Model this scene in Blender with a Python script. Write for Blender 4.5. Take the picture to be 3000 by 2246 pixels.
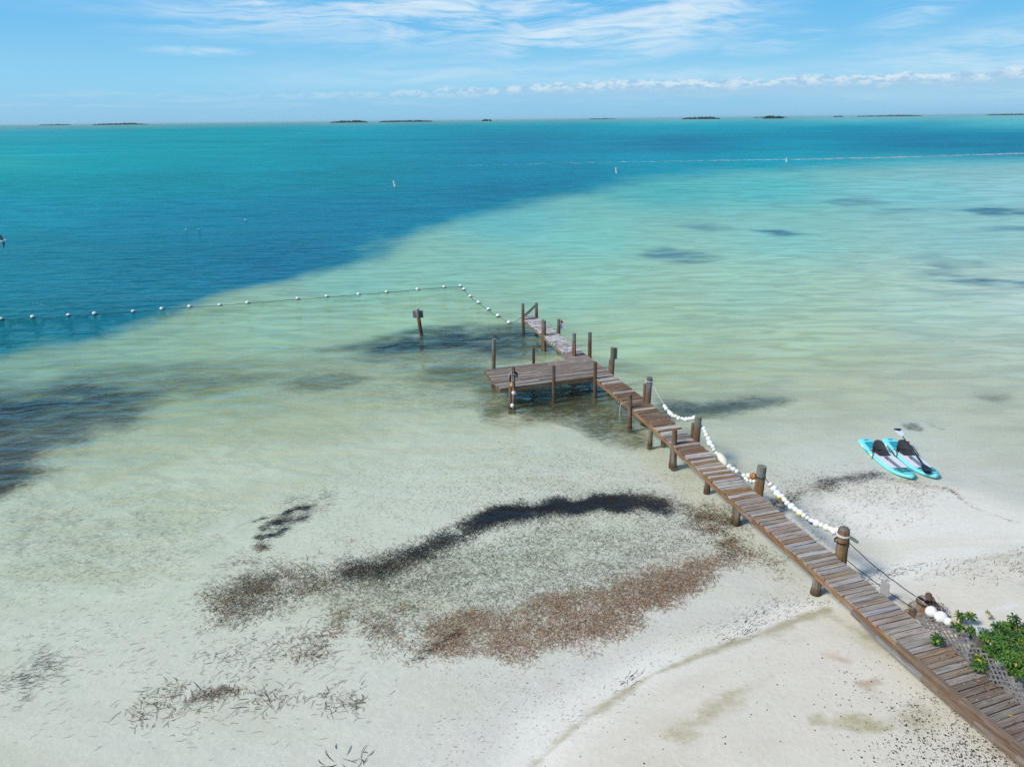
import bpy, math, random
import numpy as np
from mathutils import Vector, Matrix

for o in list(bpy.data.objects):
    bpy.data.objects.remove(o)
S = bpy.context.scene
COL = S.collection
R = math.radians
rng = np.random.default_rng(7)
random.seed(11)

# ------------------------------------------------------------------ camera
FOC = 2000.0                      # focal length in pixels of the 3000 x 2246 photograph
CAMH = 11.0
PITCH = math.atan((1123 - 351.0) / FOC)
ROLL = R(-0.60)
CP, SP = math.cos(PITCH), math.sin(PITCH)
cam = bpy.data.cameras.new("camera")
cam.sensor_fit = 'HORIZONTAL'; cam.sensor_width = 36.0
cam.lens = 36.0 * FOC / 3000.0
cam.clip_start = 0.1; cam.clip_end = 200000.0
camo = bpy.data.objects.new("camera", cam); COL.objects.link(camo)
X0, Y0, F0 = Vector((1, 0, 0)), Vector((0, SP, CP)), Vector((0, CP, -SP))
RA = math.cos(ROLL) * X0 + math.sin(ROLL) * Y0
UA = -math.sin(ROLL) * X0 + math.cos(ROLL) * Y0
M4 = Matrix((RA, UA, -F0)).transposed().to_4x4()
M4.translation = Vector((0, 0, CAMH))
camo.matrix_world = M4
S.camera = camo

# ------------------------------------------------------------------ light and exposure
SUN_EL, SUN_AZ = 45.0, 247.0      # azimuth clockwise from +Y (the view): behind the camera and to its left
S.view_settings.view_transform = 'Standard'
S.view_settings.look = 'None'
S.view_settings.gamma = 1.0
S.view_settings.exposure = 0.0
S.view_settings.use_curve_mapping = False
sun = bpy.data.lights.new("sun", 'SUN'); sun.energy = 3.8; sun.angle = R(13.0); sun.color = (1.0, 0.955, 0.89)
suno = bpy.data.objects.new("sun", sun); COL.objects.link(suno)
sd = Vector((math.sin(R(SUN_AZ)) * math.cos(R(SUN_EL)), math.cos(R(SUN_AZ)) * math.cos(R(SUN_EL)), math.sin(R(SUN_EL))))
suno.rotation_euler = (-sd).to_track_quat('-Z', 'Y').to_euler()
suno.location = sd * 60
S.cycles.use_denoising = False
S.cycles.sample_clamp_direct = 2.0
S.cycles.sample_clamp_indirect = 3.0
S.cycles.max_bounces = 8
S.cycles.transparent_max_bounces = 12
S.cycles.caustics_reflective = False
S.cycles.caustics_refractive = False

def ray(px, py):
    x, y = (px - 1500) / FOC, -(py - 1123) / FOC
    d = RA * x + UA * y + F0
    return d
def at(px, py, z=0.0):
    """world point at height z seen at photograph pixel px, py"""
    d = ray(px, py); t = (z - CAMH) / d.z
    return Vector((d.x * t, d.y * t, z))
def at_plane(px, py, p0, n):
    """world point seen at px, py on the plane through p0 with normal n"""
    d = ray(px, py); c = Vector((0, 0, CAMH))
    t = (Vector(p0) - c).dot(n) / d.dot(n)
    return c + d * t
def up(base, py):
    """height on the vertical line above base that is seen at pixel row py"""
    lo, hi = -3.0, 12.0
    for _ in range(50):
        m = (lo + hi) / 2
        q = Vector((base[0], base[1], m - CAMH))
        y = 1123 - FOC * q.dot(UA) / q.dot(F0)
        if y > py: lo = m
        else: hi = m
    return lo
def azel(px, py):
    d = ray(px, py).normalized()
    return math.degrees(math.atan2(d.x, d.y)), math.degrees(math.asin(d.z))
def far(px, dist):
    """ground point at a given distance in the direction of pixel column px near the horizon"""
    d = ray(px, 350); v = Vector((d.x, d.y, 0)).normalized()
    return v * dist
def lin(c):
    return tuple((v / 255 / 12.92) if v / 255 <= 0.04045 else ((v / 255 + 0.055) / 1.055) ** 2.4 for v in c[:3])

# ------------------------------------------------------------------ node helpers
class NT:
    def __init__(s, tree): s.t = tree; s.n = tree.nodes; s.l = tree.links
    def add(s, typ, **kw):
        nd = s.n.new(typ)
        for k, v in kw.items(): setattr(nd, k, v)
        return nd
    def put(s, sock, v):
        if hasattr(v, 'is_output') or isinstance(v, bpy.types.NodeSocket): s.l.new(v, sock)
        elif isinstance(v, (tuple, list)) and len(v) == 3 and sock.type == 'RGBA': sock.default_value = (*v, 1)
        else: sock.default_value = v
    def math(s, op, a, b=None, c=None, clamp=False):
        nd = s.add('ShaderNodeMath', operation=op, use_clamp=clamp)
        s.put(nd.inputs[0], a)
        if b is not None: s.put(nd.inputs[1], b)
        if c is not None: s.put(nd.inputs[2], c)
        return nd.outputs[0]
    def mix(s, f, a, b, blend='MIX'):
        nd = s.add('ShaderNodeMix', data_type='RGBA', blend_type=blend)
        s.put(nd.inputs[0], f); s.put(nd.inputs[6], a); s.put(nd.inputs[7], b)
        return nd.outputs[2]
    def smooth(s, v, lo, hi, a=0.0, b=1.0):
        nd = s.add('ShaderNodeMapRange', interpolation_type='SMOOTHSTEP')
        s.put(nd.inputs[0], v); s.put(nd.inputs[1], lo); s.put(nd.inputs[2], hi); s.put(nd.inputs[3], a); s.put(nd.inputs[4], b)
        return nd.outputs[0]
    def noise(s, vec, scale, detail=3.0, rough=0.55, dist=0.0, dim='3D'):
        nd = s.add('ShaderNodeTexNoise', noise_dimensions=dim)
        if vec is not None: s.put(nd.inputs['Vector'], vec)
        nd.inputs['Scale'].default_value = scale; nd.inputs['Detail'].default_value = detail
        nd.inputs['Roughness'].default_value = rough; nd.inputs['Distortion'].default_value = dist
        return nd.outputs[0]
    def mapping(s, vec, scale=(1, 1, 1), rot=(0, 0, 0), loc=(0, 0, 0)):
        nd = s.add('ShaderNodeMapping')
        s.put(nd.inputs[0], vec); nd.inputs[1].default_value = loc; nd.inputs[2].default_value = rot; nd.inputs[3].default_value = scale
        return nd.outputs[0]
    def attr(s, name):
        nd = s.add('ShaderNodeAttribute', attribute_name=name)
        return nd
    def comb(s, x, y, z=0.0):
        nd = s.add('ShaderNodeCombineXYZ')
        s.put(nd.inputs[0], x); s.put(nd.inputs[1], y); s.put(nd.inputs[2], z)
        return nd.outputs[0]

# ------------------------------------------------------------------ sky: Nishita with cirrus and a low bank of cumulus
W = bpy.data.worlds.new("World"); S.world = W; W.use_nodes = True
nt = NT(W.node_tree); nt.n.clear()
sky = nt.add('ShaderNodeTexSky', sky_type='NISHITA', sun_disc=False)
sky.sun_elevation = R(SUN_EL); sky.sun_rotation = R(SUN_AZ)
sky.altitude = 0; sky.air_density = 1.0; sky.dust_density = 0.25; sky.ozone_density = 3.0
tc = nt.add('ShaderNodeTexCoord')
sx = nt.add('ShaderNodeSeparateXYZ'); nt.l.new(tc.outputs['Generated'], sx.inputs[0])
el = nt.math('MULTIPLY', nt.math('ARCSINE', sx.outputs[2]), 57.2958)
az = nt.math('MULTIPLY', nt.math('ARCTAN2', sx.outputs[0], sx.outputs[1]), 57.2958)
ae = nt.comb(az, el)
def blob(px, py, rx, ry, rot=0.0, soft=1.0):
    a, e = azel(px, py)
    k = 57.2958 / FOC
    v = nt.mapping(nt.mapping(ae, loc=(-a, -e, 0)), rot=(0, 0, R(rot)))
    v = nt.mapping(v, scale=(1 / (rx * k), 1 / (ry * k), 1))
    ln = nt.add('ShaderNodeVectorMath', operation='LENGTH'); nt.l.new(v, ln.inputs[0])
    return nt.smooth(ln.outputs['Value'], 1.0 + soft * 0.5, max(0.0, 1.0 - soft), 0.0, 1.0)
def addm(lst):
    r = lst[0]
    for q in lst[1:]: r = nt.math('MAXIMUM', r, q)
    return r
# streaks: stretched noise along a slightly falling direction
warp = nt.noise(nt.mapping(ae, scale=(0.10, 0.22, 1)), 1.0, 3, 0.5)
ael = nt.comb(nt.math('ADD', az, nt.math('MULTIPLY', warp, 9.0)), nt.math('ADD', el, nt.math('MULTIPLY', warp, 2.2)))
st1 = nt.noise(nt.mapping(ael, rot=(0, 0, R(10)), scale=(0.10, 0.95, 1)), 1.0, 6, 0.62, 0.4)
st2 = nt.noise(nt.mapping(ael, rot=(0, 0, R(14)), scale=(0.30, 2.6, 1), loc=(3, 7, 0)), 1.0, 6, 0.6, 0.3)
st = nt.math('ADD', nt.math('MULTIPLY', st1, 0.64), nt.math('MULTIPLY', st2, 0.36))
bigm = addm([blob(1500, 20, 620, 85, -5, 0.9), blob(1790, 95, 420, 62, -3, 0.8), blob(1150, 20, 560, 45, -6, 0.9),
             blob(1950, 60, 300, 90, -12, 0.9), blob(820, 10, 330, 26, -6, 0.9)])
mid = addm([blob(2680, 15, 130, 55, -18, 0.9), blob(2290, 125, 130, 26, -6, 0.9), blob(2900, 150, 330, 60, -4, 0.9),
            blob(3050, 190, 380, 70, 0, 1.0), blob(590, 150, 130, 12, 0, 0.9), blob(2180, 120, 60, 30, -20, 1.0)])
veil = addm([blob(1300, 215, 560, 40, -1, 1.0), blob(2650, 215, 520, 40, 0, 1.0), blob(1950, 225, 600, 30, 0, 1.0), blob(2900, 215, 500, 60, 0, 1.0), blob(700, 30, 500, 30, 0, 1.0)])
cir = nt.math('MULTIPLY', bigm, nt.smooth(st, 0.37, 0.62))
cir = nt.math('MAXIMUM', cir, nt.math('MULTIPLY', mid, nt.smooth(st, 0.36, 0.68, 0.0, 0.75)))
cir = nt.math('MAXIMUM', cir, nt.math('MULTIPLY', veil, nt.smooth(st, 0.30, 0.70, 0.08, 0.50)))
# other cirrus around the rest of the sky, well above the picture
hi = nt.math('MULTIPLY', nt.smooth(el, 12, 30), nt.smooth(st, 0.52, 0.75, 0.0, 0.5))
cir = nt.math('MAXIMUM', cir, hi)
# low cumulus bank
cw = nt.noise(nt.mapping(ae, scale=(0.9, 1.5, 1)), 1.0, 5, 0.6)
cn = nt.noise(nt.mapping(ae, scale=(0.55, 0.5, 1), loc=(5, 0, 0)), 1.0, 3, 0.55)
cbig = nt.noise(nt.mapping(ae, scale=(0.16, 0.05, 1), loc=(8, 0, 0)), 1.0, 3, 0.6)
topl = nt.math('ADD', nt.math('MULTIPLY', nt.math('ADD', nt.math('ADD', nt.math('MULTIPLY', cw, 1.1), nt.math('MULTIPLY', cn, 1.2)), nt.math('MULTIPLY', cbig, 1.0)), 0.62),
               nt.smooth(az, -22, 14, 0.95, 1.72))
d_top = nt.math('SUBTRACT', topl, el)
cumA = nt.math('MULTIPLY', nt.smooth(d_top, -0.06, 0.22), nt.smooth(el, 1.0, 2.2))
cum = nt.math('MULTIPLY', cumA, nt.smooth(az, -30, 14, 0.10, 0.92))
lit = nt.math('MULTIPLY', nt.smooth(d_top, 0.95, 0.20, 0.0, 0.85), nt.smooth(nt.noise(nt.mapping(ae, scale=(1.1, 2.6, 1), loc=(2, 9, 0)), 1.0, 4, 0.6), 0.40, 0.58))
cumcol = nt.mix(lit, (0.37, 0.60, 0.81), (0.72, 0.85, 0.92))
flat = nt.math('MULTIPLY', nt.smooth(nt.noise(nt.mapping(ae, scale=(0.18, 2.2, 1), loc=(1, 4, 0)), 1.0, 4, 0.6), 0.46, 0.66), nt.math('MULTIPLY', nt.smooth(el, 0.6, 1.3), nt.smooth(el, 2.6, 1.6)))
skyc = nt.add('ShaderNodeVectorMath', operation='MULTIPLY'); nt.l.new(sky.outputs[0], skyc.inputs[0]); skyc.inputs[1].default_value = (0.145, 0.145, 0.145)
# clear-air colour of the low sky (measured band), Nishita above
low = nt.mix(nt.smooth(el, 0.0, 3.2), lin((148, 201, 231)), lin((147, 209, 241)))
low = nt.mix(nt.smooth(el, 2.0, 8.5), low, lin((106, 188, 240)))
base = nt.mix(nt.smooth(el, 9.0, 40.0), low, skyc.outputs[0])
c1 = nt.mix(nt.math('MULTIPLY', cir, 0.82), base, (0.78, 0.89, 0.96))
c1 = nt.mix(nt.math('MULTIPLY', flat, 0.35), c1, (0.50, 0.70, 0.86))
c1 = nt.mix(cum, c1, cumcol)
bg = nt.add('ShaderNodeBackground'); bg.inputs[1].default_value = 1.0
nt.l.new(c1, bg.inputs[0])
out = nt.add('ShaderNodeOutputWorld'); nt.l.new(bg.outputs[0], out.inputs[0])

# ------------------------------------------------------------------ object helpers
def tag(o, label=None, cat=None, group=None, kind=None):
    if label: o['label'] = label
    if cat: o['category'] = cat
    if group: o['group'] = group
    if kind: o['kind'] = kind
    return o
def empty(name, loc, rz=0.0):
    o = bpy.data.objects.new(name, None); COL.objects.link(o)
    o.location = loc; o.rotation_euler = (0, 0, rz); o.empty_display_size = 0.2
    return o
def npmesh(name, v, f, mat, attrs=None, parent=None, smooth=False):
    """fast mesh of equal-sided polygons: v (N,3), f (M,k)"""
    v = np.asarray(v, np.float32); f = np.asarray(f, np.int32)
    me = bpy.data.meshes.new(name)
    me.vertices.add(len(v)); me.vertices.foreach_set('co', v.ravel())
    k = f.shape[1]
    me.loops.add(f.size); me.loops.foreach_set('vertex_index', f.ravel())
    me.polygons.add(len(f))
    me.polygons.foreach_set('loop_start', np.arange(0, f.size, k, dtype=np.int32))
    me.polygons.foreach_set('loop_total', np.full(len(f), k, np.int32))
    me.polygons.foreach_set('use_smooth', np.full(len(f), smooth, bool))
    me.update(calc_edges=True)
    for n, a in (attrs or {}).items():
        a = np.asarray(a, np.float32)
        at_ = me.attributes.new(n, 'FLOAT_COLOR', 'POINT'); at_.data.foreach_set('color', a.ravel())
    me.materials.append(mat)
    o = bpy.data.objects.new(name, me); COL.objects.link(o)
    if parent: o.parent = parent
    return o
class MB:
    """collects shapes into one mesh: positions, a colour and a grain coordinate per vertex"""
    def __init__(s): s.v, s.f, s.c, s.g = [], [], [], []
    def add(s, vs, fs, col, grain):
        b = len(s.v)
        s.v += [tuple(p) for p in vs]; s.f += [tuple(i + b for i in q) for q in fs]
        c = (*col[:3], col[3] if len(col) > 3 else 0.0)
        s.c += [c] * len(vs); s.g += [tuple(g) for g in grain]
    def box(s, c, ax, ay, az_, col, ends=None):
        """box with half axes ax, ay, az_ (vectors); grain runs along ax"""
        c, ax, ay, az_ = Vector(c), Vector(ax), Vector(ay), Vector(az_)
        r0 = Vector((random.uniform(0, 50), random.uniform(0, 50), random.uniform(0, 50)))
        vs, gs = [], []
        for i in (-1, 1):
            for j in (-1, 1):
                for k in (-1, 1):
                    vs.append(c + ax * i + ay * j + az_ * k)
                    gs.append(r0 + Vector((i * ax.length, j * ay.length, k * az_.length)))
        s.add(vs, [(0, 1, 3, 2), (4, 6, 7, 5), (0, 4, 5, 1), (2, 3, 7, 6), (0, 2, 6, 4), (1, 5, 7, 3)], col, gs)
    def tube(s, pts, rad, n=8, col=(1, 1, 1), cap=True, cols=None, dome=0.0):
        pts = [Vector(p) for p in pts]
        if not isinstance(rad, (list, tuple)): rad = [rad] * len(pts)
        r0 = Vector((random.uniform(0, 50), random.uniform(0, 50), random.uniform(0, 50)))
        u = None; L = 0.0; b0 = len(s.v)
        for i, p in enumerate(pts):
            t = (pts[min(i + 1, len(pts) - 1)] - pts[max(i - 1, 0)]).normalized()
            if u is None:
                u = t.cross(Vector((0, 0, 1)))
                if u.length < 0.05: u = t.cross(Vector((1, 0, 0)))
                u.normalize()
            u = (u - t * u.dot(t)).normalized(); w = t.cross(u)
            if i: L += (p - pts[i - 1]).length
            cc = cols[i] if cols else col
            cc = (*cc[:3], cc[3] if len(cc) > 3 else 0.0)
            for k in range(n):
                a = 2 * math.pi * k / n
                q = u * math.cos(a) + w * math.sin(a)
                s.v.append(tuple(p + q * rad[i])); s.c.append(cc)
                s.g.append((r0.x + L, r0.y + q.dot(Vector((1, 0.3, 0))) * rad[i], r0.z + q.dot(Vector((0, 1, 0.3))) * rad[i]))
        for i in range(len(pts) - 1):
            for k in range(n):
                s.f.append((b0 + i * n + k, b0 + i * n + (k + 1) % n, b0 + (i + 1) * n + (k + 1) % n, b0 + (i + 1) * n + k))
        if cap:
            s.f.append(tuple(b0 + k for k in range(n))[::-1])
            s.f.append(tuple(b0 + (len(pts) - 1) * n + k for k in range(n)))
    def ball(s, c, r, col, n=12, m=8, rot=None, jit=0.0, colf=None):
        c = Vector(c)
        if not isinstance(r, (tuple, list)): r = (r, r, r)
        vs, fs, b0 = [], [], len(s.v)
        for i in range(m + 1):
            th = math.pi * i / m
            for k in range(n):
                a = 2 * math.pi * k / n
                d = Vector((math.sin(th) * math.cos(a), math.sin(th) * math.sin(a), math.cos(th)))
                q = Vector((d.x * r[0], d.y * r[1], d.z * r[2])) * (1 + random.uniform(-jit, jit))
                if rot: q = rot @ q
                vs.append(c + q)
                cc = colf(d) if colf else col
                s.c.append((*cc[:3], cc[3] if len(cc) > 3 else 0.0)); s.g.append(tuple(c + q))
        for i in range(m):
            for k in range(n):
                fs.append((b0 + i * n + k, b0 + (i + 1) * n + k, b0 + (i + 1) * n + (k + 1) % n, b0 + i * n + (k + 1) % n))
        s.v += [tuple(p) for p in vs]; s.f += fs
    def build(s, name, mat, parent=None, smooth=False, origin=None):
        me = bpy.data.meshes.new(name)
        vs = s.v
        if origin is not None: vs = [(p[0] - origin[0], p[1] - origin[1], p[2] - origin[2]) for p in vs]
        me.from_pydata(vs, [], s.f)
        a = me.attributes.new('col', 'FLOAT_COLOR', 'POINT'); a.data.foreach_set('color', np.array(s.c, np.float32).ravel())
        g = me.attributes.new('grain', 'FLOAT_VECTOR', 'POINT'); g.data.foreach_set('vector', np.array(s.g, np.float32).ravel())
        if smooth: me.polygons.foreach_set('use_smooth', np.ones(len(me.polygons), bool))
        me.materials.append(mat)
        o = bpy.data.objects.new(name, me); COL.objects.link(o)
        if parent is not None: o.parent = parent
        elif origin is not None: o.location = origin
        return o

# ------------------------------------------------------------------ numpy noise, distance fields, terrain
def vnoise(x, y, seed=0):
    x = np.asarray(x, np.float64); y = np.asarray(y, np.float64)
    xi, yi = np.floor(x).astype(np.int64), np.floor(y).astype(np.int64)
    fx, fy = x - xi, y - yi
    fx = fx * fx * (3 - 2 * fx); fy = fy * fy * (3 - 2 * fy)
    def h(a, b):
        n = (a * 374761393 + b * 668265263 + seed * 1442695041) & 0x7fffffff
        n = ((n ^ (n >> 13)) * 1274126177) & 0x7fffffff
        n = n ^ (n >> 16)
        return (n & 0xffff) / 65535.0
    a, b, c, d = h(xi, yi), h(xi + 1, yi), h(xi, yi + 1), h(xi + 1, yi + 1)
    return (a * (1 - fx) + b * fx) * (1 - fy) + (c * (1 - fx) + d * fx) * fy
def fbm(x, y, seed=0, octv=4, gain=0.5):
    s, a, t = 0.0, 1.0, 0.0
    for i in range(octv):
        s = s + a * vnoise(x * 2 ** i + 17.3 * i, y * 2 ** i - 9.1 * i, seed + i); t += a; a *= gain
    return s / t
def sstep(x, a, b):
    t = np.clip((x - a) / (b - a), 0, 1); return t * t * (3 - 2 * t)
def poly_sd(p, poly, closed=True):
    """signed distance (positive inside) of points p (N,2) to a polygon, or plain distance to an open line"""
    poly = np.asarray(poly, float); n = len(poly)
    d = np.full(len(p), 1e18); ins = np.zeros(len(p), bool)
    for i in range(n if closed else n - 1):
        a, b = poly[i], poly[(i + 1) % n]
        e = b - a; w = p - a
        t = np.clip((w @ e) / max(e @ e, 1e-9), 0, 1)
        q = w - t[:, None] * e
        d = np.minimum(d, (q * q).sum(1))
        if closed:
            c = ((a[1] <= p[:, 1]) != (b[1] <= p[:, 1]))
            xx = a[0] + (p[:, 1] - a[1]) / (e[1] if abs(e[1]) > 1e-12 else 1e-12) * e[0]
            ins ^= c & (p[:, 0] < xx)
    d = np.sqrt(d)
    return np.where(ins, d, -d) if closed else d
def G(pts): return np.array([at(x, y, 0.0)[:2] for x, y in pts])
BERM = np.vstack([G([(1500, 2320), (1560, 2246), (1640, 2150), (1760, 2050), (1900, 1960), (2050, 1900), (2200, 1850), (2330, 1805), (2420, 1772),
                     (2560, 1722), (2640, 1690), (2760, 1640), (2880, 1608), (3000, 1592), (3300, 1560)]),
                  [(30, 19), (80, 22), (80, -30), (-80, -30), (-60, -8), (-28, 0), (-10, 3.4), (-4, 5.6), (-1.4, 7.2)]])
POOL = at(1500, 1640); BAR = at(2640, 1470); BAR2 = at(1050, 2080)
def terrain(x, y, sd_b=None):
    p = np.stack([x, y], 1)
    if sd_b is None: sd_b = poly_sd(p, BERM)
    s = np.maximum(sd_b, 0); d = np.maximum(-sd_b, 0)
    z = 0.10 * (1 - np.exp(-s / 0.5)) + 0.45 * (1 - np.exp(-s / 4.5))
    z = z - (0.035 * (1 - np.exp(-d / 1.5)) + 0.0095 * d + 0.0003 * d * d)
    bar = np.exp(-(((x - BAR.x) / 3.2) ** 2 + ((y - BAR.y) / 2.2) ** 2))
    z = z + 0.085 * bar
    z = z - 0.09 * np.exp(-(((x - POOL.x) / 4.4) ** 2 + ((y - POOL.y - 0.25 * (x - POOL.x)) / 1.5) ** 2)) * (sd_b < 0)
    z = z + 0.03 * (fbm(x * 0.25, y * 0.5, 3, 3) - 0.5) * np.exp(-d / 30)
    z = np.maximum(z, -0.95)
    return z
def terr1(x, y): return float(terrain(np.array([x]), np.array([y]))[0])

# fan-shaped sheet, denser near the viewpoint, out to the horizon
ang = np.radians(np.linspace(-72, 72, 520))
rad = np.concatenate([np.exp(np.arange(math.log(3.0), math.log(330.0), 0.0058)), np.exp(np.linspace(math.log(333), math.log(60000), 130))])
AA, RR = np.meshgrid(ang, rad)
gx, gy = (RR * np.sin(AA)).ravel(), (RR * np.cos(AA)).ravel()
nr, na = len(rad), len(ang)
idx = np.arange(nr * na).reshape(nr, na)
gf = np.stack([idx[:-1, :-1].ravel(), idx[:-1, 1:].ravel(), idx[1:, 1:].ravel(), idx[1:, :-1].ravel()], 1)
gp = np.stack([gx, gy], 1)
sdb = poly_sd(gp, BERM)
gz = terrain(gx, gy, sdb)
dist0 = np.hypot(gx, gy)
# painted bottom: drifts of sea grass, stains, a little painted shade and reflection, each a soft polygon or line on the ground
def mask(p, pts, soft, width=None, seed=0, amp=0.0, freq=0.5, world=False):
    """0..1 coverage of points p by a polygon (or a line of the given width in metres)"""
    w = np.asarray(pts, float) if world else G(pts)
    m = np.zeros(len(p)); pad = soft * 2 + (width or 0) + amp
    lo, hi_ = w.min(0) - pad, w.max(0) + pad
    k = np.where((p[:, 0] > lo[0]) & (p[:, 0] < hi_[0]) & (p[:, 1] > lo[1]) & (p[:, 1] < hi_[1]))[0]
    if len(k) == 0: return m
    q = p[k]
    d = poly_sd(q, w) if width is None else width / 2 - poly_sd(q, w, False)
    if amp: d = d + amp * 2 * (fbm(q[:, 0] * freq, q[:, 1] * freq, seed, 3) - 0.5)
    m[k] = sstep(d, -soft, soft)
    return m
DK, OL, BR = (0.007, 0.009, 0.013), (0.075, 0.078, 0.035), (0.13, 0.075, 0.040)
GRASS_SHADE = [  # pts, colour, strength, soft, width, amp, freq
    ([(-300, 1150), (0, 1120), (200, 1105), (430, 1130), (520, 1150), (420, 1200), (300, 1255), (180, 1330), (90, 1400), (0, 1440), (-300, 1560)], (0.016, 0.016, 0.016), 0.80, 1.5, None, 1.6, 0.40),
    ([(200, 1080), (500, 1075), (760, 1050), (820, 1080), (600, 1130), (400, 1150)], OL, 0.50, 1.3, None, 1.5, 0.35),
    ([(960, 1025), (1080, 985), (1240, 962), (1500, 955), (1590, 948), (1680, 1000), (1640, 1040), (1500, 1045), (1300, 1035), (1100, 1042)], DK, 0.80, 1.0, None, 1.2, 0.4),
    ([(540, 1085), (900, 1045), (1400, 1040), (1480, 1120), (1420, 1190), (1100, 1175), (800, 1150), (560, 1130)], OL, 0.36, 1.8, None, 2.2, 0.3),
    ([(1180, 1050), (1400, 1040), (1500, 1075), (1420, 1120), (1250, 1100)], OL, 0.60, 0.9, None, 1.0, 0.5),  # weed, with the sign post's reflection painted into its colour
    ([(820, 1090), (960, 1070), (1060, 1085), (980, 1120), (860, 1125)], OL, 0.55, 0.8, None, 0.8, 0.5),
    ([(1420, 1100), (1740, 1080), (1850, 1160), (1940, 1270), (1900, 1310), (1780, 1290), (1600, 1215), (1440, 1200)], OL, 0.66, 0.8, None, 0.9, 0.6),
    ([(1560, 1140), (1740, 1130), (1780, 1170), (1700, 1195), (1580, 1180)], DK, 0.60, 0.6, None, 0.6, 0.6),  # weed darkened by the platform's shadow, which is painted in here
    ([(1930, 1150), (2060, 1165), (2200, 1138), (2330, 1160), (2260, 1200), (2080, 1212), (1930, 1215)], DK, 0.72, 0.7, None, 0.7, 0.5),
    ([(1700, 1040), (1850, 1060), (2000, 1100), (2100, 1120), (1900, 1110), (1760, 1075)], OL, 0.28, 0.6, None, 0.9, 0.6),
    ([(2640, 1235), (2690, 1228), (2700, 1250), (2650, 1258)], DK, 0.55, 0.2, None, 0.5, 2.0),
    ([(2700, 1215), (2735, 1220), (2760, 1250), (2730, 1248)], DK, 0.5, 0.2, None, 0.5, 2.0),
    ([(2860, 1150), (2960, 1130), (3000, 1150), (2960, 1180), (2880, 1175)], OL, 0.55, 0.7, None, 0.6, 0.6),
    # drifts on the sand flat
    ([(1060, 1660), (1250, 1588), (1400, 1515), (1480, 1490)], DK, 0.34, 0.55, 0.40, 0.35, 1.2),
    ([(1430, 1515), (1530, 1485), (1650, 1472), (1760, 1462), (1830, 1462), (1900, 1468)], DK, 0.93, 0.28, 0.34, 0.40, 1.7),
    ([(1900, 1470), (1990, 1490), (2080, 1510), (2140, 1540)], BR, 0.30, 0.4, 0.5, 0.5, 1.5),
    ([(750, 1530), (820, 1505), (880, 1490), (940, 1445)], DK, 0.24, 0.45, 0.2, 0.6, 1.2),
    ([(750, 1538), (800, 1520), (850, 1512)], DK, 0.45, 0.16, 0.06, 0.3, 2.2),
    ([(690, 1640), (800, 1630), (950, 1660), (900, 1710), (760, 1770), (650, 1800), (610, 1760)], (0.06, 0.05, 0.036), 0.26, 1.1, None, 0.9, 0.8),
    ([(900, 1690), (1050, 1660), (1250, 1640), (1500, 1560), (1900, 1520), (2060, 1560), (1950, 1680), (1700, 1750), (1450, 1800), (1200, 1770), (950, 1760)], OL, 0.26, 0.6, None, 0.7, 0.8),
    ([(1250, 1850), (1320, 1790), (1500, 1770), (1800, 1700), (2000, 1640), (2110, 1615), (2120, 1655), (2000, 1750), (1850, 1825), (1700, 1890), (1560, 1915), (1350, 1905)], BR, 0.20, 0.4, None, 0.5, 1.2),
    ([(0, 1480), (200, 1450), (420, 1470), (380, 1560), (150, 1600), (0, 1620)], BR, 0.26, 0.8, None, 0.8, 0.8),
    ([(0, 1560), (150, 1560), (420, 1700), (380, 1740), (120, 1680), (0, 1680)], OL, 0.13, 0.8, None, 0.8, 0.8),
    ([(1450, 1200), (1600, 1240), (1500, 1260), (1380, 1230)], BR, 0.28, 0.5, None, 0.5, 1.0),
    ([(2330, 1430), (2450, 1400), (2560, 1392)], BR, 0.45, 0.2, 0.18, 0.3, 1.8),
]
STAIN = [  # olive and rusty films on the dry sand, damp foot of the berm
    ([(1560, 2246), (1700, 2120), (1900, 1985), (2100, 1905), (2300, 1835), (2420, 1790)], (0.42, 0.37, 0.24), 0.75, 0.18, 0.28, 0.15, 1.5),
    ([(1980, 2180), (2150, 2060), (2260, 2000)], (0.42, 0.36, 0.22), 0.55, 0.35, 0.55, 0.4, 1.2),
    ([(2380, 2150), (2560, 2170)], (0.40, 0.35, 0.20), 0.7, 0.3, 0.35, 0.35, 1.4),
    ([(2600, 2110), (2680, 2150)], (0.40, 0.34, 0.20), 0.55, 0.5, 0.7, 0.5, 1.4),
    ([(2420, 1945), (2480, 1965)], (0.48, 0.36, 0.25), 0.6, 0.18, 0.12, 0.2, 2.0),
    ([(2520, 2035), (2560, 2025)], (0.46, 0.34, 0.24), 0.6, 0.15, 0.12, 0.2, 2.0),
    ([(2300, 1880), (2420, 1870), (2560, 1920)], (0.46, 0.42, 0.30), 0.45, 0.6, 0.5, 0.5, 1.0),
    ([(2440, 1820), (2600, 1930), (2760, 2060), (2900, 2180)], (0.36, 0.33, 0.22), 0.55, 0.25, 0.25, 0.2, 1.2),
    ([(2760, 2246), (2830, 2180), (2900, 2200), (3000, 2300)], (0.12, 0.085, 0.05), 0.42, 0.4, 0.40, 0.5, 2.0),
    ([(2640, 1720), (2800, 1660), (3000, 1630)], (0.46, 0.41, 0.31), 0.5, 0.25, 0.30, 0.3, 1.0),
    ([(2850, 1740), (2990, 1735)], (0.25, 0.24, 0.25), 0.45, 0.2, 0.14, 0.25, 1.5),
    ([(2830, 1830), (2900, 1810), (3000, 1795)], (0.70, 0.69, 0.66), 0.55, 0.2, 0.22, 0.2, 1.5),
    ([(2640, 1790), (2700, 1830), (2800, 1880)], (0.46, 0.42, 0.36), 0.5, 0.2, 0.6, 0.4, 2.0),
]
rgb = np.zeros((len(gp), 3)); alp = np.zeros(len(gp))
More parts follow.
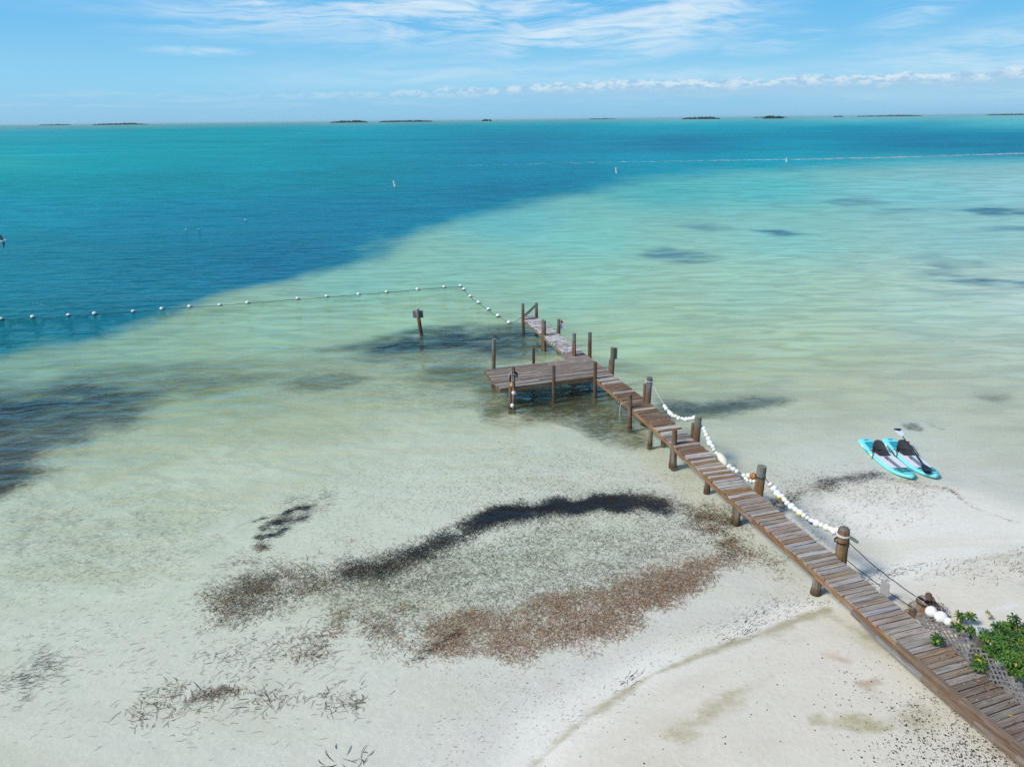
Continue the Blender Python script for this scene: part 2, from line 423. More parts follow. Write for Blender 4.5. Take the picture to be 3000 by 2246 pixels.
def lay(m, c):
    global rgb, alp
    a = m + alp * (1 - m)
    w = np.where(a > 1e-6, m / np.maximum(a, 1e-6), 0)[:, None]
    rgb = rgb * (1 - w) + np.array(c) * w; alp = a
for i, (pts, c, st_, soft, wd, amp, fr) in enumerate(STAIN): lay(st_ * mask(gp, pts, soft, wd, 60 + i, amp, fr), c)
grass_shade_m = np.zeros(len(gp))
for i, (pts, c, st_, soft, wd, amp, fr) in enumerate(GRASS_SHADE):
    m = st_ * mask(gp, pts, soft, wd, 30 + i, amp, fr)
    lay(m, c); grass_shade_m = np.maximum(grass_shade_m, m)
wet = sstep(sdb, 0.9, -0.1)

def mat(name):
    m = bpy.data.materials.new(name); m.use_nodes = True
    t = NT(m.node_tree); b = t.n['Principled BSDF']
    return m, t, b

# ---- sand
MS, t, b = mat("sand")
pos = t.add('ShaderNodeNewGeometry').outputs['Position']
pa = t.attr('paint'); wa = t.attr('wetness')
n1 = t.noise(pos, 0.9, 5, 0.6); n2 = t.noise(pos, 9.0, 4, 0.65); n3 = t.noise(pos, 38.0, 3, 0.6)
dry = t.mix(n1, (0.61, 0.56, 0.45), (0.72, 0.67, 0.56))
wetc = t.mix(n1, (0.69, 0.66, 0.57), (0.79, 0.76, 0.67))
mo = t.noise(t.mapping(pos, rot=(0, 0, R(-14)), scale=(0.16, 0.42, 1)), 1.0, 5, 0.6, 0.6)
wetc = t.mix(t.smooth(mo, 0.46, 0.68, 0.0, 0.55), wetc, (0.60, 0.575, 0.43))
dry = t.mix(t.smooth(mo, 0.50, 0.72, 0.0, 0.45), dry, (0.56, 0.49, 0.355))
c = t.mix(wa.outputs['Fac'], dry, wetc)
c = t.mix(t.smooth(n2, 0.30, 0.75, 0.0, 0.16), c, (0.34, 0.31, 0.24))
# fine dark specks of weed, thicker in streaks
sp = t.noise(t.mapping(pos, scale=(0.8, 1.6, 1)), 26.0, 3, 0.7)
spm = t.math('MULTIPLY', t.smooth(sp, 0.655, 0.72), t.smooth(t.noise(t.mapping(pos, scale=(0.25, 0.6, 1)), 1.0, 4, 0.6), 0.45, 0.66, 0.10, 0.85))
c = t.mix(t.math('MULTIPLY', spm, 0.75), c, (0.075, 0.06, 0.045))
# painted drifts broken into tufts
tuft = t.noise(t.mapping(pos, scale=(0.55, 1.0, 1), rot=(0, 0, R(-16))), 7.0, 5, 0.72, 0.6)
tuf2 = t.noise(t.mapping(pos, scale=(0.5, 1.0, 1), rot=(0, 0, R(-10))), 1.1, 4, 0.6, 0.5)
tt = t.math('ADD', t.math('MULTIPLY', tuft, 0.6), t.math('MULTIPLY', tuf2, 0.4))
k = t.math('ADD', t.math('MULTIPLY', t.math('SUBTRACT', tt, 0.5), 2.2), t.math('SUBTRACT', t.math('MULTIPLY', pa.outputs['Alpha'], 1.5), 0.25))
k = t.math('MULTIPLY', t.smooth(k, 0.0, 1.0), t.smooth(pa.outputs['Alpha'], 0.0, 0.25))
c = t.mix(k, c, pa.outputs['Color'])
t.put(b.inputs['Base Color'], c)
t.put(b.inputs['Roughness'], t.smooth(wa.outputs['Fac'], 0, 1, 0.95, 0.6))
b.inputs['Specular IOR Level'].default_value = 0.10
# ripples
wv = t.add('ShaderNodeTexWave', wave_type='BANDS', bands_direction='Y')
t.put(wv.inputs['Vector'], t.mapping(pos, rot=(0, 0, R(-24)))); wv.inputs['Scale'].default_value = 3.6; wv.inputs['Distortion'].default_value = 9.0
wv.inputs['Detail'].default_value = 3.0; wv.inputs['Detail Scale'].default_value = 1.2
hgt = t.math('ADD', t.math('MULTIPLY', t.math('MULTIPLY', wv.outputs[1], wa.outputs['Fac']), t.smooth(n1, 0.42, 0.66, 0.0, 0.008)), t.math('ADD', t.math('MULTIPLY', n2, 0.02), t.math('MULTIPLY', n3, 0.006)))
bp = t.add('ShaderNodeBump'); bp.inputs['Strength'].default_value = 0.55; bp.inputs['Distance'].default_value = 1.0
t.put(bp.inputs['Height'], hgt); t.l.new(bp.outputs[0], b.inputs['Normal'])
# ---- water colour field, from measured points (photograph pixel -> colour of the water body, how opaque it is)
CTRL = [
 (0,385,(70,165,192),1),(0,405,(55,161,183),1),(150,440,(46,158,180),1),(0,475,(60,173,183),1),(350,470,(46,160,180),1),(650,430,(45,158,178),1),
 (1000,372,(55,162,188),1),(1000,440,(35,150,178),1),(1500,366,(50,165,190),1),(1500,420,(15,135,172),1),(1500,380,(25,145,178),1),
 (2000,355,(80,182,205),1),(2000,372,(30,155,185),1),(2000,420,(8,128,168),1),(2500,350,(95,190,208),1),(2500,378,(10,140,178),1),(2700,420,(12,128,168),1),
 (3000,349,(95,190,208),1),(3000,420,(12,128,168),1),(3000,445,(18,133,172),1),(500,395,(50,160,180),1),(800,480,(45,155,180),1),
 (0,530,(44,152,170),1),(500,520,(38,146,169),1),(1000,520,(34,142,169),1),(1500,495,(30,145,180),1),(1900,490,(38,155,185),1),(2300,490,(45,160,186),1),
 (2700,490,(75,172,190),1),(3000,490,(100,182,196),1)]
DEEP = [(0,620,(34,146,175),1),(500,650,(28,136,170),1),(1000,620,(24,132,168),1),(1500,560,(24,128,165),1),(0,800,(30,136,165),1),(500,800,(24,126,160),1),
 (300,930,(28,124,152),1),(0,980,(30,124,148),1),(800,780,(24,120,158),1),(1800,535,(26,133,170),1),(-500,800,(30,136,165),1)]
SHAL = [(1500,655,(101,183,195),1),(1950,560,(82,178,190),1),(2250,555,(86,182,194),1),(2700,565,(116,190,202),1),(3000,560,(138,196,208),1),(1700,700,(121,195,196),.97),
 (2300,700,(131,200,203),.97),(2800,700,(143,202,211),.97),(1300,800,(131,193,187),.95),(1700,850,(141,199,189),.93),(2200,850,(151,202,193),.93),(2700,900,(172,214,208),.9),
 (3000,880,(183,216,215),.9),(1050,830,(125,189,187),.95),(800,950,(148,199,186),.85),(400,1030,(144,194,180),.8),(0,1100,(136,186,174),.75),(1200,930,(156,205,186),.8),
 (1900,1000,(170,212,188),.8),(2400,1000,(178,214,192),.8),(2900,1050,(188,215,204),.7),(600,1150,(163,192,163),.5),(1000,1200,(179,198,167),.38),(1300,1200,(179,199,167),.30),
 (2000,1150,(179,204,171),.42),(2500,1150,(193,207,181),.4),(2900,1200,(197,208,187),.33),(0,1500,(178,177,156),.12),(600,1400,(190,193,172),.10),(1200,1350,(197,201,184),.05),
 (1500,1600,(182,191,168),.03),(1000,1800,(192,197,180),.02),(0,2000,(197,201,188),.03),(500,2246,(202,205,194),.0),(1500,2000,(202,205,196),0),(2400,1400,(197,201,192),.0),
 (2700,1300,(197,201,184),.05),(2600,1600,(202,205,198),0),(-600,1500,(178,177,156),.15),(-800,2200,(192,196,182),.03),(3500,1200,(197,208,187),.33),(3600,900,(183,216,215),.9),(1650,1250,(182,193,166),.15)]
def field(ctrl):
    P = np.array([[math.atan2(p.x, p.y), CAMH / math.hypot(p.x, p.y)] for p in (at(c[0], max(c[1], 353 + (1500 - c[0]) * 0.0105), 0) for c in ctrl)])
    C = np.array([[*(c[2] if max(c[2]) <= 1 else lin(c[2])), c[3]] for c in ctrl])
    u, v = AA.ravel(), CAMH / RR.ravel()
    num = np.zeros((len(u), 4)); den = np.zeros(len(u))
    for (pu, pv), cc in zip(P, C):
        sc = 0.10 + 1.3 * min(pv, 0.5)       # vertical scale widens towards the viewer
        d2 = ((u - pu) / 0.28) ** 2 + ((v - pv) / (0.22 * (0.08 + pv))) ** 2 * 0.25
        w = 1.0 / (d2 + 0.035) ** 1.6
        num += w[:, None] * cc; den += w
    return num / den[:, None]
deep_f, shal_f = field(CTRL + DEEP), field(SHAL)
BANK = np.vstack([G([(-900, 1300), (-300, 1130), (0, 1045), (300, 972), (700, 848), (1000, 766), (1300, 672), (1600, 588), (1800, 548), (1920, 528), (1990, 512), (2150, 500), (2400, 494), (2700, 487), (3000, 479), (3700, 468)]),
                  [(160, 60), (120, -40), (-120, -40)]])
bsoft = 1.2 + (dist0 / 45) ** 2.1
bd = poly_sd(gp, BANK) + (fbm(gx * 0.10, gy * 0.07, 21, 4) - 0.5) * (3.0 + 0.07 * dist0) + (fbm(gx * 0.45, gy * 0.30, 22, 3) - 0.5) * 2.4
shm = sstep(bd, -bsoft, bsoft)
body = deep_f * (1 - shm)[:, None] + shal_f * shm[:, None]
gzb = gz - 1.6 * (1 - shm) * np.clip((dist0 - 20) / 10, 0, 1)
# measured once for this sky and sun: light mirrored by the ruffled surface (R) and light returned per unit of water colour (K), by image row
ROWS = np.array([(62,0.0299,0.093,0.147,0.838,0.937,1.093),(66,0.0263,0.087,0.136,0.852,0.939,1.105),(75,0.0241,0.082,0.133,0.858,0.949,1.096),(90,0.0226,0.076,0.122,0.864,0.965,1.106),(115,0.0226,0.076,0.122,0.864,0.965,1.122),
 (150,0.019,0.068,0.112,0.888,0.984,1.132),(170,0.0168,0.063,0.102,0.895,0.998,1.156),(190,0.0109,0.047,0.082,0.928,1.024,1.19),(210,0.0088,0.036,0.063,0.95,1.052,1.223),(230,0.0066,0.024,0.044,0.97,1.067,1.255),(260,0.0044,0.014,0.027,0.99,1.091,1.265),(300,0.0029,0.008,0.016,0.995,1.107,1.293)])
rv = np.array([CAMH / math.hypot(*at(1500, r[0] * 2246 / 383)[:2]) for r in ROWS])
vv = CAMH / dist0
for c_ in range(3):
    body[:, c_] = np.maximum((body[:, c_] - np.interp(vv, rv, ROWS[:, 1 + c_])) / np.interp(vv, rv, ROWS[:, 4 + c_]), 0.004)
# long patches of darker and lighter bottom seen through the water
pn = fbm(gx * 0.02, gy * 0.05, 41, 4); pn2 = fbm(gx * 0.006, gy * 0.03, 44, 4)
var = 1 + (0.22 * (pn - 0.5) + 0.34 * (pn2 - 0.5) * sstep(dist0, 60, 200)) * np.clip(body[:, 3] * 1.2 - 0.2, 0, 1)
body[:, :3] *= var[:, None]
FARG = [([(1880, 745), (1960, 725), (2090, 740), (2090, 765), (1960, 770)], 0.5, 1.2), ([(1960, 662), (2060, 655), (2180, 668), (2080, 675)], 0.40, 1.6),
        ([(2210, 676), (2290, 672), (2385, 690), (2280, 696)], 0.60, 1.3), ([(2450, 588), (2540, 582), (2570, 595), (2480, 600)], 0.38, 2.0),
        ([(2560, 612), (2700, 606), (2720, 622), (2580, 626)], 0.30, 2.0), ([(2780, 615), (2900, 605), (3100, 612), (3100, 632), (2900, 628)], 0.62, 2.0),
        ([(2900, 660), (3050, 665), (3050, 680), (2920, 676)], 0.40, 2.0), ([(2650, 755), (2740, 745), (2860, 768), (2760, 780)], 0.38, 1.5),
        ([(2680, 805), (2800, 800), (3100, 822), (3100, 848), (2900, 840), (2780, 828)], 0.62, 1.5), ([(2700, 850), (2900, 860), (2860, 880), (2740, 866)], 0.30, 1.5)]
fm = np.zeros(len(gp))
for i, (pts, st_, soft) in enumerate(FARG): fm = np.maximum(fm, st_ * mask(gp, pts, soft, None, 80 + i, soft * 1.4, 0.25))
mot = np.clip(1.15 + 2.6 * (fbm(gx * 0.9, gy * 1.5, 51, 4) - 0.52), 0.25, 1.25)
gm = np.clip(grass_shade_m * 1.02 * mot, 0, 0.96)[:, None] * np.clip(body[:, 3:4] * 1.6, 0, 1)
under = rgb * 0.85 + np.array([0.026, 0.052, 0.058])
body[:, :3] = body[:, :3] * (1 - gm) + under * gm
fmm = np.clip(fm * 1.15 * np.clip(1.1 + 3.2 * (fbm(gx * 0.30, gy * 0.65, 52, 5, 0.65) - 0.52), 0.15, 1.35), 0, 0.95)[:, None]
body[:, :3] = body[:, :3] * (1 - fmm) + np.array([0.045, 0.14, 0.20]) * fmm
body[:, 3] = body[:, 3] * (1 - 0.35 * np.clip(grass_shade_m, 0, 1))
body[:, 3] *= sstep(dist0, 16, 30)
dep = np.clip(-gzb, 0, 3)
tint = np.exp(-dep[:, None] * np.array([0.36, 0.09, 0.52]))
# waves grow with depth
wavs = sstep(dep, 0.09, 0.48) * 0.90 + 0.10 * sstep(dep, 0.0, 0.03)

w4 = np.stack([wet, wet, wet, np.ones_like(wet)], 1)
so = npmesh("beach", np.stack([gx, gy, gzb], 1), gf, MS, {'paint': np.column_stack([rgb, alp]), 'wetness': w4}, smooth=True)
tag(so, "pale sand flat and beach running out under the shallow water", "beach", kind='structure')

MW, t, b = mat("sea_water"); t.n.remove(b)
outn = t.n['Material Output']
geo = t.add('ShaderNodeNewGeometry'); pos = geo.outputs['Position']
ba = t.attr('body'); ta = t.attr('tint')
dst = t.add('ShaderNodeVectorMath', operation='LENGTH'); t.l.new(pos, dst.inputs[0]); dst = dst.outputs['Value']
p1 = t.mapping(pos, rot=(0, 0, R(6)), scale=(0.42, 1.0, 1))
p2 = t.mapping(pos, rot=(0, 0, R(-11)), scale=(0.55, 1.0, 1))
h1 = t.noise(p1, 2.6, 3, 0.6, 0.3, '2D')
h2 = t.noise(p2, 0.85, 2, 0.5, 0.4, '2D')
h3 = t.noise(p1, 0.22, 3, 0.55, 0.3, '2D')
h4 = t.noise(t.mapping(pos, scale=(0.3, 1.0, 1)), 0.05, 3, 0.6, 0.0, '2D')
hh = t.math('ADD', t.math('MULTIPLY', h1, 0.15), t.math('MULTIPLY', h2, 0.46))
hh = t.math('ADD', hh, t.math('ADD', t.math('MULTIPLY', h3, t.smooth(dst, 22, 110, 0.15, 1.7)), t.math('MULTIPLY', h4, t.smooth(dst, 100, 500, 0.0, 3.0))))
# low swash lines over the flat
sw = t.add('ShaderNodeTexWave', wave_type='BANDS', bands_direction='Y')
t.put(sw.inputs['Vector'], t.mapping(pos, rot=(0, 0, R(-5)), scale=(0.8, 1, 1))); sw.inputs['Scale'].default_value = 0.23; sw.inputs['Distortion'].default_value = 7.0
sw.inputs['Detail'].default_value = 3.0; sw.inputs['Detail Scale'].default_value = 0.5
bmp = t.add('ShaderNodeBump'); bmp.inputs['Distance'].default_value = 1.0
t.put(bmp.inputs['Strength'], ta.outputs['Alpha']); t.put(bmp.inputs['Height'], t.math('ADD', hh, t.math('MULTIPLY', sw.outputs[1], 0.05)))
fr = t.add('ShaderNodeFresnel'); fr.inputs['IOR'].default_value = 1.333; t.l.new(bmp.outputs[0], fr.inputs['Normal'])
gl = t.add('ShaderNodeBsdfGlossy'); t.put(gl.inputs['Roughness'], t.smooth(dst, 20, 400, 0.04, 0.22)); t.l.new(bmp.outputs[0], gl.inputs['Normal'])
gl.inputs['Color'].default_value = (0.62, 0.95, 1, 1)
# light and dark of the waves painted into the body colour
nearw = t.noise(t.mapping(pos, rot=(0, 0, R(3)), scale=(0.24, 1.0, 1)), 1.25, 4, 0.6, 0.6, '2D')
h5 = t.noise(t.mapping(pos, rot=(0, 0, R(4)), scale=(0.35, 1.0, 1)), 0.42, 4, 0.62, 0.5, '2D')
wmix = t.add('ShaderNodeMix', data_type='FLOAT'); t.put(wmix.inputs[0], t.smooth(dst, 55, 120)); t.put(wmix.inputs[2], nearw); t.put(wmix.inputs[3], h5)
wmx2 = t.add('ShaderNodeMix', data_type='FLOAT'); t.put(wmx2.inputs[0], t.smooth(dst, 140, 380)); t.put(wmx2.inputs[2], wmix.outputs[0]); t.put(wmx2.inputs[3], t.noise(t.mapping(pos, scale=(0.30, 1.0, 1)), 0.085, 5, 0.68, 0.2, '2D'))
wave_shade = t.smooth(wmx2.outputs[0], 0.30, 0.70, 1.17, 0.84)
bc = t.add('ShaderNodeVectorMath', operation='SCALE'); t.l.new(ba.outputs['Color'], bc.inputs[0]); t.put(bc.inputs['Scale'], wave_shade)
df = t.add('ShaderNodeBsdfDiffuse'); t.put(df.inputs['Color'], bc.outputs[0])
tr = t.add('ShaderNodeBsdfTransparent'); t.put(tr.inputs['Color'], ta.outputs['Color'])
m1 = t.add('ShaderNodeMixShader'); t.put(m1.inputs[0], ba.outputs['Alpha']); t.l.new(tr.outputs[0], m1.inputs[1]); t.l.new(df.outputs[0], m1.inputs[2])
m2 = t.add('ShaderNodeMixShader'); # a ruffled surface mirrors far less at grazing angles than a flat one
fz = t.math('DIVIDE', t.math('MULTIPLY', fr.outputs[0], 0.36), t.math('ADD', fr.outputs[0], 0.36))
# ruffled strips along the low swash lines
strip = t.math('MULTIPLY', t.smooth(sw.outputs[1], 0.72, 1.0), t.smooth(t.noise(t.mapping(pos, scale=(0.12, 0.3, 1)), 1.0, 3, 0.6), 0.42, 0.62))
fz = t.math('ADD', fz, t.math('MULTIPLY', t.math('MULTIPLY', strip, 0.15), t.math('MULTIPLY', t.smooth(dst, 60, 26), t.smooth(ta.outputs['Alpha'], 0.40, 0.75))))
t.put(m2.inputs[0], t.math('MULTIPLY', fz, t.smooth(ta.outputs['Alpha'], 0.0, 0.1)))
t.l.new(m1.outputs[0], m2.inputs[1]); t.l.new(gl.outputs[0], m2.inputs[2])
t.l.new(m2.outputs[0], outn.inputs['Surface'])
wo = npmesh("sea", np.stack([gx, gy, np.zeros_like(gx)], 1), gf, MW, {'body': np.clip(body, 0, 1), 'tint': np.column_stack([tint, wavs])}, smooth=True)
tag(wo, "clear turquoise sea, deep blue beyond the sandbank", "sea", kind='structure')
#OBJECTS
# ------------------------------------------------------------------ materials for things
def wood_mat():
    m, t, b = mat("weathered_wood")
    ca = t.attr('col'); g = t.attr('grain').outputs['Vector']
    gr = t.noise(t.mapping(g, scale=(1.6, 26, 26)), 1.0, 4, 0.65, 0.2)
    bl = t.noise(t.mapping(g, scale=(0.8, 3, 3)), 1.6, 3, 0.6)
    c = t.mix(t.smooth(gr, 0.40, 0.66, 0.0, 0.72), ca.outputs['Color'], t.mix(0.80, ca.outputs['Color'], (0.085, 0.044, 0.022)))
    c = t.mix(t.smooth(t.noise(t.mapping(g, scale=(2.2, 34, 34), loc=(5, 5, 5)), 1.0, 3, 0.6), 0.58, 0.74, 0.0, 0.8), c, (0.03, 0.018, 0.012))
    c = t.mix(t.smooth(bl, 0.50, 0.72, 0.0, 0.42), c, (0.33, 0.315, 0.295))
    c = t.mix(t.smooth(bl, 0.48, 0.28, 0.0, 0.35), c, (0.13, 0.065, 0.03))
    # bird lime: white streaks where the alpha says so
    wn = t.noise(t.mapping(g, scale=(1.5, 6, 6)), 2.4, 5, 0.7)
    w = t.math('MULTIPLY', t.smooth(t.math('ADD', wn, t.math('MULTIPLY', ca.outputs['Alpha'], 0.32)), 0.66, 0.74), t.smooth(ca.outputs['Alpha'], 0.0, 0.15))
    c = t.mix(t.math('MULTIPLY', w, 0.85), c, (0.68, 0.68, 0.66))
    t.put(b.inputs['Base Color'], c); b.inputs['Roughness'].default_value = 0.85; b.inputs['Specular IOR Level'].default_value = 0.25
    bp = t.add('ShaderNodeBump'); bp.inputs['Strength'].default_value = 0.5; bp.inputs['Distance'].default_value = 0.01
    t.put(bp.inputs['Height'], gr); t.l.new(bp.outputs[0], b.inputs['Normal'])
    return m
def col_mat(name, rough=0.5, spec=0.4, dirt=0.25, dirtcol=(0.25, 0.22, 0.16), scale=9.0, trans=0.0):
    m, t, b = mat(name)
    ca = t.attr('col'); g = t.attr('grain').outputs['Vector']
    n = t.noise(g, scale, 4, 0.65)
    c = t.mix(t.smooth(n, 0.48, 0.75, 0.0, dirt), ca.outputs['Color'], dirtcol)
    t.put(b.inputs['Base Color'], c); t.put(b.inputs['Roughness'], t.math('ADD', rough, t.math('MULTIPLY', n, 0.15))); b.inputs['Specular IOR Level'].default_value = spec
    if trans:
        tl = t.add('ShaderNodeBsdfTranslucent'); t.put(tl.inputs['Color'], c)
        mx = t.add('ShaderNodeMixShader'); mx.inputs[0].default_value = trans
        t.l.new(b.outputs[0], mx.inputs[1]); t.l.new(tl.outputs[0], mx.inputs[2]); t.l.new(mx.outputs[0], t.n['Material Output'].inputs['Surface'])
    return m
M_WOOD = wood_mat()
M_FOAM = col_mat("foam_float", 0.75, 0.3, 0.30, (0.50, 0.45, 0.33), 14.0)
M_ROPE = col_mat("rope", 0.9, 0.2, 0.3, (0.06, 0.05, 0.04), 40.0)
M_PLAS = col_mat("painted_plastic", 0.38, 0.5, 0.10, (0.35, 0.38, 0.36), 6.0)
M_CLOTH = col_mat("black_fabric", 0.85, 0.3, 0.2, (0.05, 0.05, 0.055), 25.0)
M_LEAF = col_mat("leaf", 0.42, 0.45, 0.25, (0.06, 0.10, 0.015), 7.0, 0.22)
M_WEED = col_mat("dry_seaweed", 0.85, 0.05, 0.0)
M_STONE = col_mat("dark_stone", 0.9, 0.2, 0.4, (0.3, 0.28, 0.24), 30.0)
M_MANG = col_mat("mangrove", 0.9, 0.1, 0.5, (0.02, 0.03, 0.015), 0.05)
M_METAL = col_mat("grey_panel", 0.5, 0.4, 0.25, (0.28, 0.27, 0.25), 5.0)
V = Vector
Z = V((0, 0, 1))
def jit(c, a=0.12):
    k = 1 + random.uniform(-a, a)
    return tuple(max(0, v * k * (1 + random.uniform(-a, a) * 0.3)) for v in c[:3])

# ------------------------------------------------------------------ the wooden pier
DECK = 0.85
WID = 0.88
LE = [V(p) for p in ((0.51, 36.5), (1.50, 33.3), (2.52, 29.9), (3.44, 27.02), (4.42, 23.9), (5.02, 21.8), (5.42, 20.2), (5.78, 18.7), (6.12, 17.4), (6.62, 15.7), (7.10, 14.05), (7.48, 12.72), (7.80, 11.62), (8.10, 10.62), (8.42, 9.55), (8.76, 8.55), (9.12, 7.5), (9.5, 6.4))]
def along(pts):
    L = [0.0]
    for i in range(1, len(pts)): L.append(L[-1] + (pts[i] - pts[i - 1]).length)
    return L
LL = along(LE)
def left_at(s):
    for i in range(1, len(LE)):
        if s <= LL[i] or i == len(LE) - 1:
            t = (s - LL[i - 1]) / (LL[i] - LL[i - 1]); return LE[i - 1].lerp(LE[i], t)
def dir_at(s):
    d = (left_at(s + 0.9) - left_at(s - 0.9)) if 0.9 < s < LL[-1] - 0.9 else (LE[-1] - LE[-2] if s > 5 else LE[1] - LE[0])
    return d.normalized()
def s_of(p):
    best = (1e9, 0)
    for i in range(400):
        s = LL[-1] * i / 399; d = (left_at(s) - V((p[0], p[1]))).length
        if d < best[0]: best = (d, s)
    return best[1]
def deck_pt(s, off, z=DECK):
    d = dir_at(s); r = V((-d.y, d.x))      # to the right edge as seen from the shore camera
    q = left_at(s) + r * off
    return V((q.x, q.y, z))
pier = empty("wooden_pier", (3.4, 27.0, 0))
tag(pier, "long narrow weathered plank pier on round pilings, with a side platform", "pier")
PO = V((3.4, 27.0, 0))
def pbuild(mb, name, parent=pier, smooth=False, lab=None):
    if parent is pier:
        o = mb.build(name, M_WOOD, None, smooth, PO); o.parent = pier; o.location = (0, 0, 0)
    else:
        o = mb.build(name, M_WOOD, None, smooth, PO); o.parent = parent; o.location = (0, 0, 0)
    if lab: o['label'] = lab
    return o
GREY, BRN, ORG, PALE = (0.41, 0.36, 0.295), (0.195, 0.12, 0.074), (0.34, 0.19, 0.085), (0.52, 0.48, 0.42)
s_pl0, s_pl1 = s_of((2.70, 29.25)), s_of((3.44, 27.02))      # stretch taken up by the platform
def planks(s0, s1, chooser, pitch=0.148, wid=WID, name='deck'):
    mb = MB(); s = s0; i = 0
    while s < s1 - 0.02:
        w = pitch * random.uniform(0.94, 1.06)
        d = dir_at(s + w / 2); r = V((-d.y, d.x, 0)); d3 = V((d.x, d.y, 0))
        skew = random.uniform(-0.012, 0.012)
        r = (r + d3 * skew).normalized()
        e0, e1 = random.uniform(-0.03, 0.03), random.uniform(-0.03, 0.03)
        c0 = deck_pt(s + w / 2, 0, DECK - 0.02 + random.uniform(-0.006, 0.006)); 
        hl = (wid + e0 + e1) / 2
        c = c0 + r * (hl - e0)
        ax = r * hl + Z * random.uniform(-0.008, 0.008)
        mb.box(c, ax, d3 * (w / 2 - random.uniform(0.006, 0.012)), Z * 0.02, chooser(s, i))
        s += w; i += 1
    return pbuild(mb, name)
def ch_far(s, i):
    k = random.random()
    c = jit((0.265, 0.225, 0.195) if k < 0.6 else (0.37, 0.34, 0.31), 0.2)
    return (*c, random.uniform(0.35, 0.85) if s < 6.6 else random.uniform(0.0, 0.35))
def ch_near(s, i):
    k = random.random()
    if s < s_pl1 + 0.9: c = PALE if (i % 3 != 1) else BRN
    elif s < s_of((5.0, 22.0)): c = BRN if k < 0.9 else PALE
    elif s < s_of((5.35, 20.7)): c = PALE if k < 0.55 else (BRN if k < 0.8 else (0.22, 0.2, 0.2))
    elif s < s_of((5.6, 19.4)): c = BRN if k < 0.7 else PALE
    elif s < s_of((6.3, 17.0)): c = PALE if k < 0.45 else (GREY if k < 0.72 else ORG)
    elif s < s_of((7.9, 11.4)): c = (0.35, 0.285, 0.23) if k < 0.45 else (GREY if k < 0.70 else ((0.30, 0.20, 0.125) if k < 0.85 else (0.41, 0.39, 0.365)))
    elif s < s_of((8.2, 10.2)): c = (0.38, 0.34, 0.295) if k < 0.65 else (0.31, 0.235, 0.165)
    else: c = (0.19, 0.145, 0.115) if k < 0.5 else ((0.28, 0.24, 0.205) if k < 0.8 else (0.36, 0.345, 0.34))
    return (*jit(c, 0.14), 0.12 if random.random() < 0.2 else 0.0)
o1 = planks(0.0, s_pl0 + 0.02, ch_far, 0.14); o1['label'] = "outer walkway deck streaked white with bird droppings"
o2 = planks(s_pl1 + 0.01, LL[-1], ch_near); o2['label'] = "inner walkway deck of mixed grey and brown planks"
# side platform: planks run along its length
pd = dir_at(s_pl1); pr = V((-pd.y, pd.x, 0)); pd3 = V((pd.x, pd.y, 0))
PW = 4.15; PLEN = s_pl1 - s_pl0
mb = MB(); n = 16; w = PLEN / n
for i in range(n):
    sC = s_pl0 + w * (i + 0.5)
    base_ = deck_pt(s_pl0, 0, DECK - 0.02) + pd3 * (w * (i + 0.5))
    cuts = [-PW + random.uniform(-0.02, 0.02), random.uniform(-2.4, -1.2), WID]
    for a, b_ in zip(cuts[:-1], cuts[1:]):
        c = base_ + pr * ((a + b_) / 2) + Z * random.uniform(-0.004, 0.004)
        kk = random.random()
        cc = jit((0.27, 0.22, 0.18) if kk < 0.55 else ((0.35, 0.315, 0.28) if kk < 0.85 else (0.155, 0.12, 0.10)), 0.15)
        lime = (0.30 if i < 3 else 0.13) * random.random()
        mb.box(c, pr * ((b_ - a) / 2 - 0.003), pd3 * (w / 2 - 0.006), Z * 0.02, (*cc, lime))
plat = pbuild(mb, 'platform', lab="wide side platform of long grey brown planks")
# stringers and joists
def beam_s(s0, s1, off, z0, z1, th, col, name='stringer', par=pier):
    mb = MB(); n = max(2, int((s1 - s0) / 1.2))
    for i in range(n):
        a, b_ = deck_pt(s0 + (s1 - s0) * i / n, off, (z0 + z1) / 2), deck_pt(s0 + (s1 - s0) * (i + 1) / n, off, (z0 + z1) / 2)
        ax = (b_ - a) / 2; ax = ax * (1.0 - 0.001)
        sd = ax.cross(Z).normalized()
        mb.box((a + b_) / 2, ax, sd * th / 2, Z * (z1 - z0) / 2, jit(col, 0.1))
    return pbuild(mb, name, par)
beam_s(0.0, s_pl0 - 0.02, 0.04, DECK - 0.21, DECK - 0.045, 0.05, (0.25, 0.19, 0.14))
beam_s(0.0, s_pl0 - 0.02, WID - 0.04, DECK - 0.21, DECK - 0.045, 0.05, BRN)
beam_s(s_pl1, LL[-1], 0.04, DECK - 0.22, DECK - 0.045, 0.05, (0.30, 0.165, 0.08))
beam_s(s_pl1, LL[-1], WID - 0.04, DECK - 0.22, DECK - 0.045, 0.05, BRN)
for k in range(4):
    off = [0.03, 0.8, 1.6, PLEN - 0.03][k]
    mb = MB(); c = deck_pt(s_pl0, 0, DECK - 0.13) + pd3 * off + pr * ((-PW + WID) / 2)
    mb.box(c, pr * ((PW + WID) / 2 - 0.03), pd3 * 0.025, Z * 0.085, (0.20, 0.11, 0.06) if k != 3 else (0.26, 0.145, 0.075))
    pbuild(mb, 'joist', plat)
for off in (-PW + 0.06, -0.4):
    mb = MB(); c = deck_pt(s_pl0, 0, DECK - 0.13) + pd3 * (PLEN / 2) + pr * off
    mb.box(c, pd3 * (PLEN / 2 - 0.06), pr * 0.024, Z * 0.08, (0.17, 0.10, 0.06)); pbuild(mb, 'joist', plat)
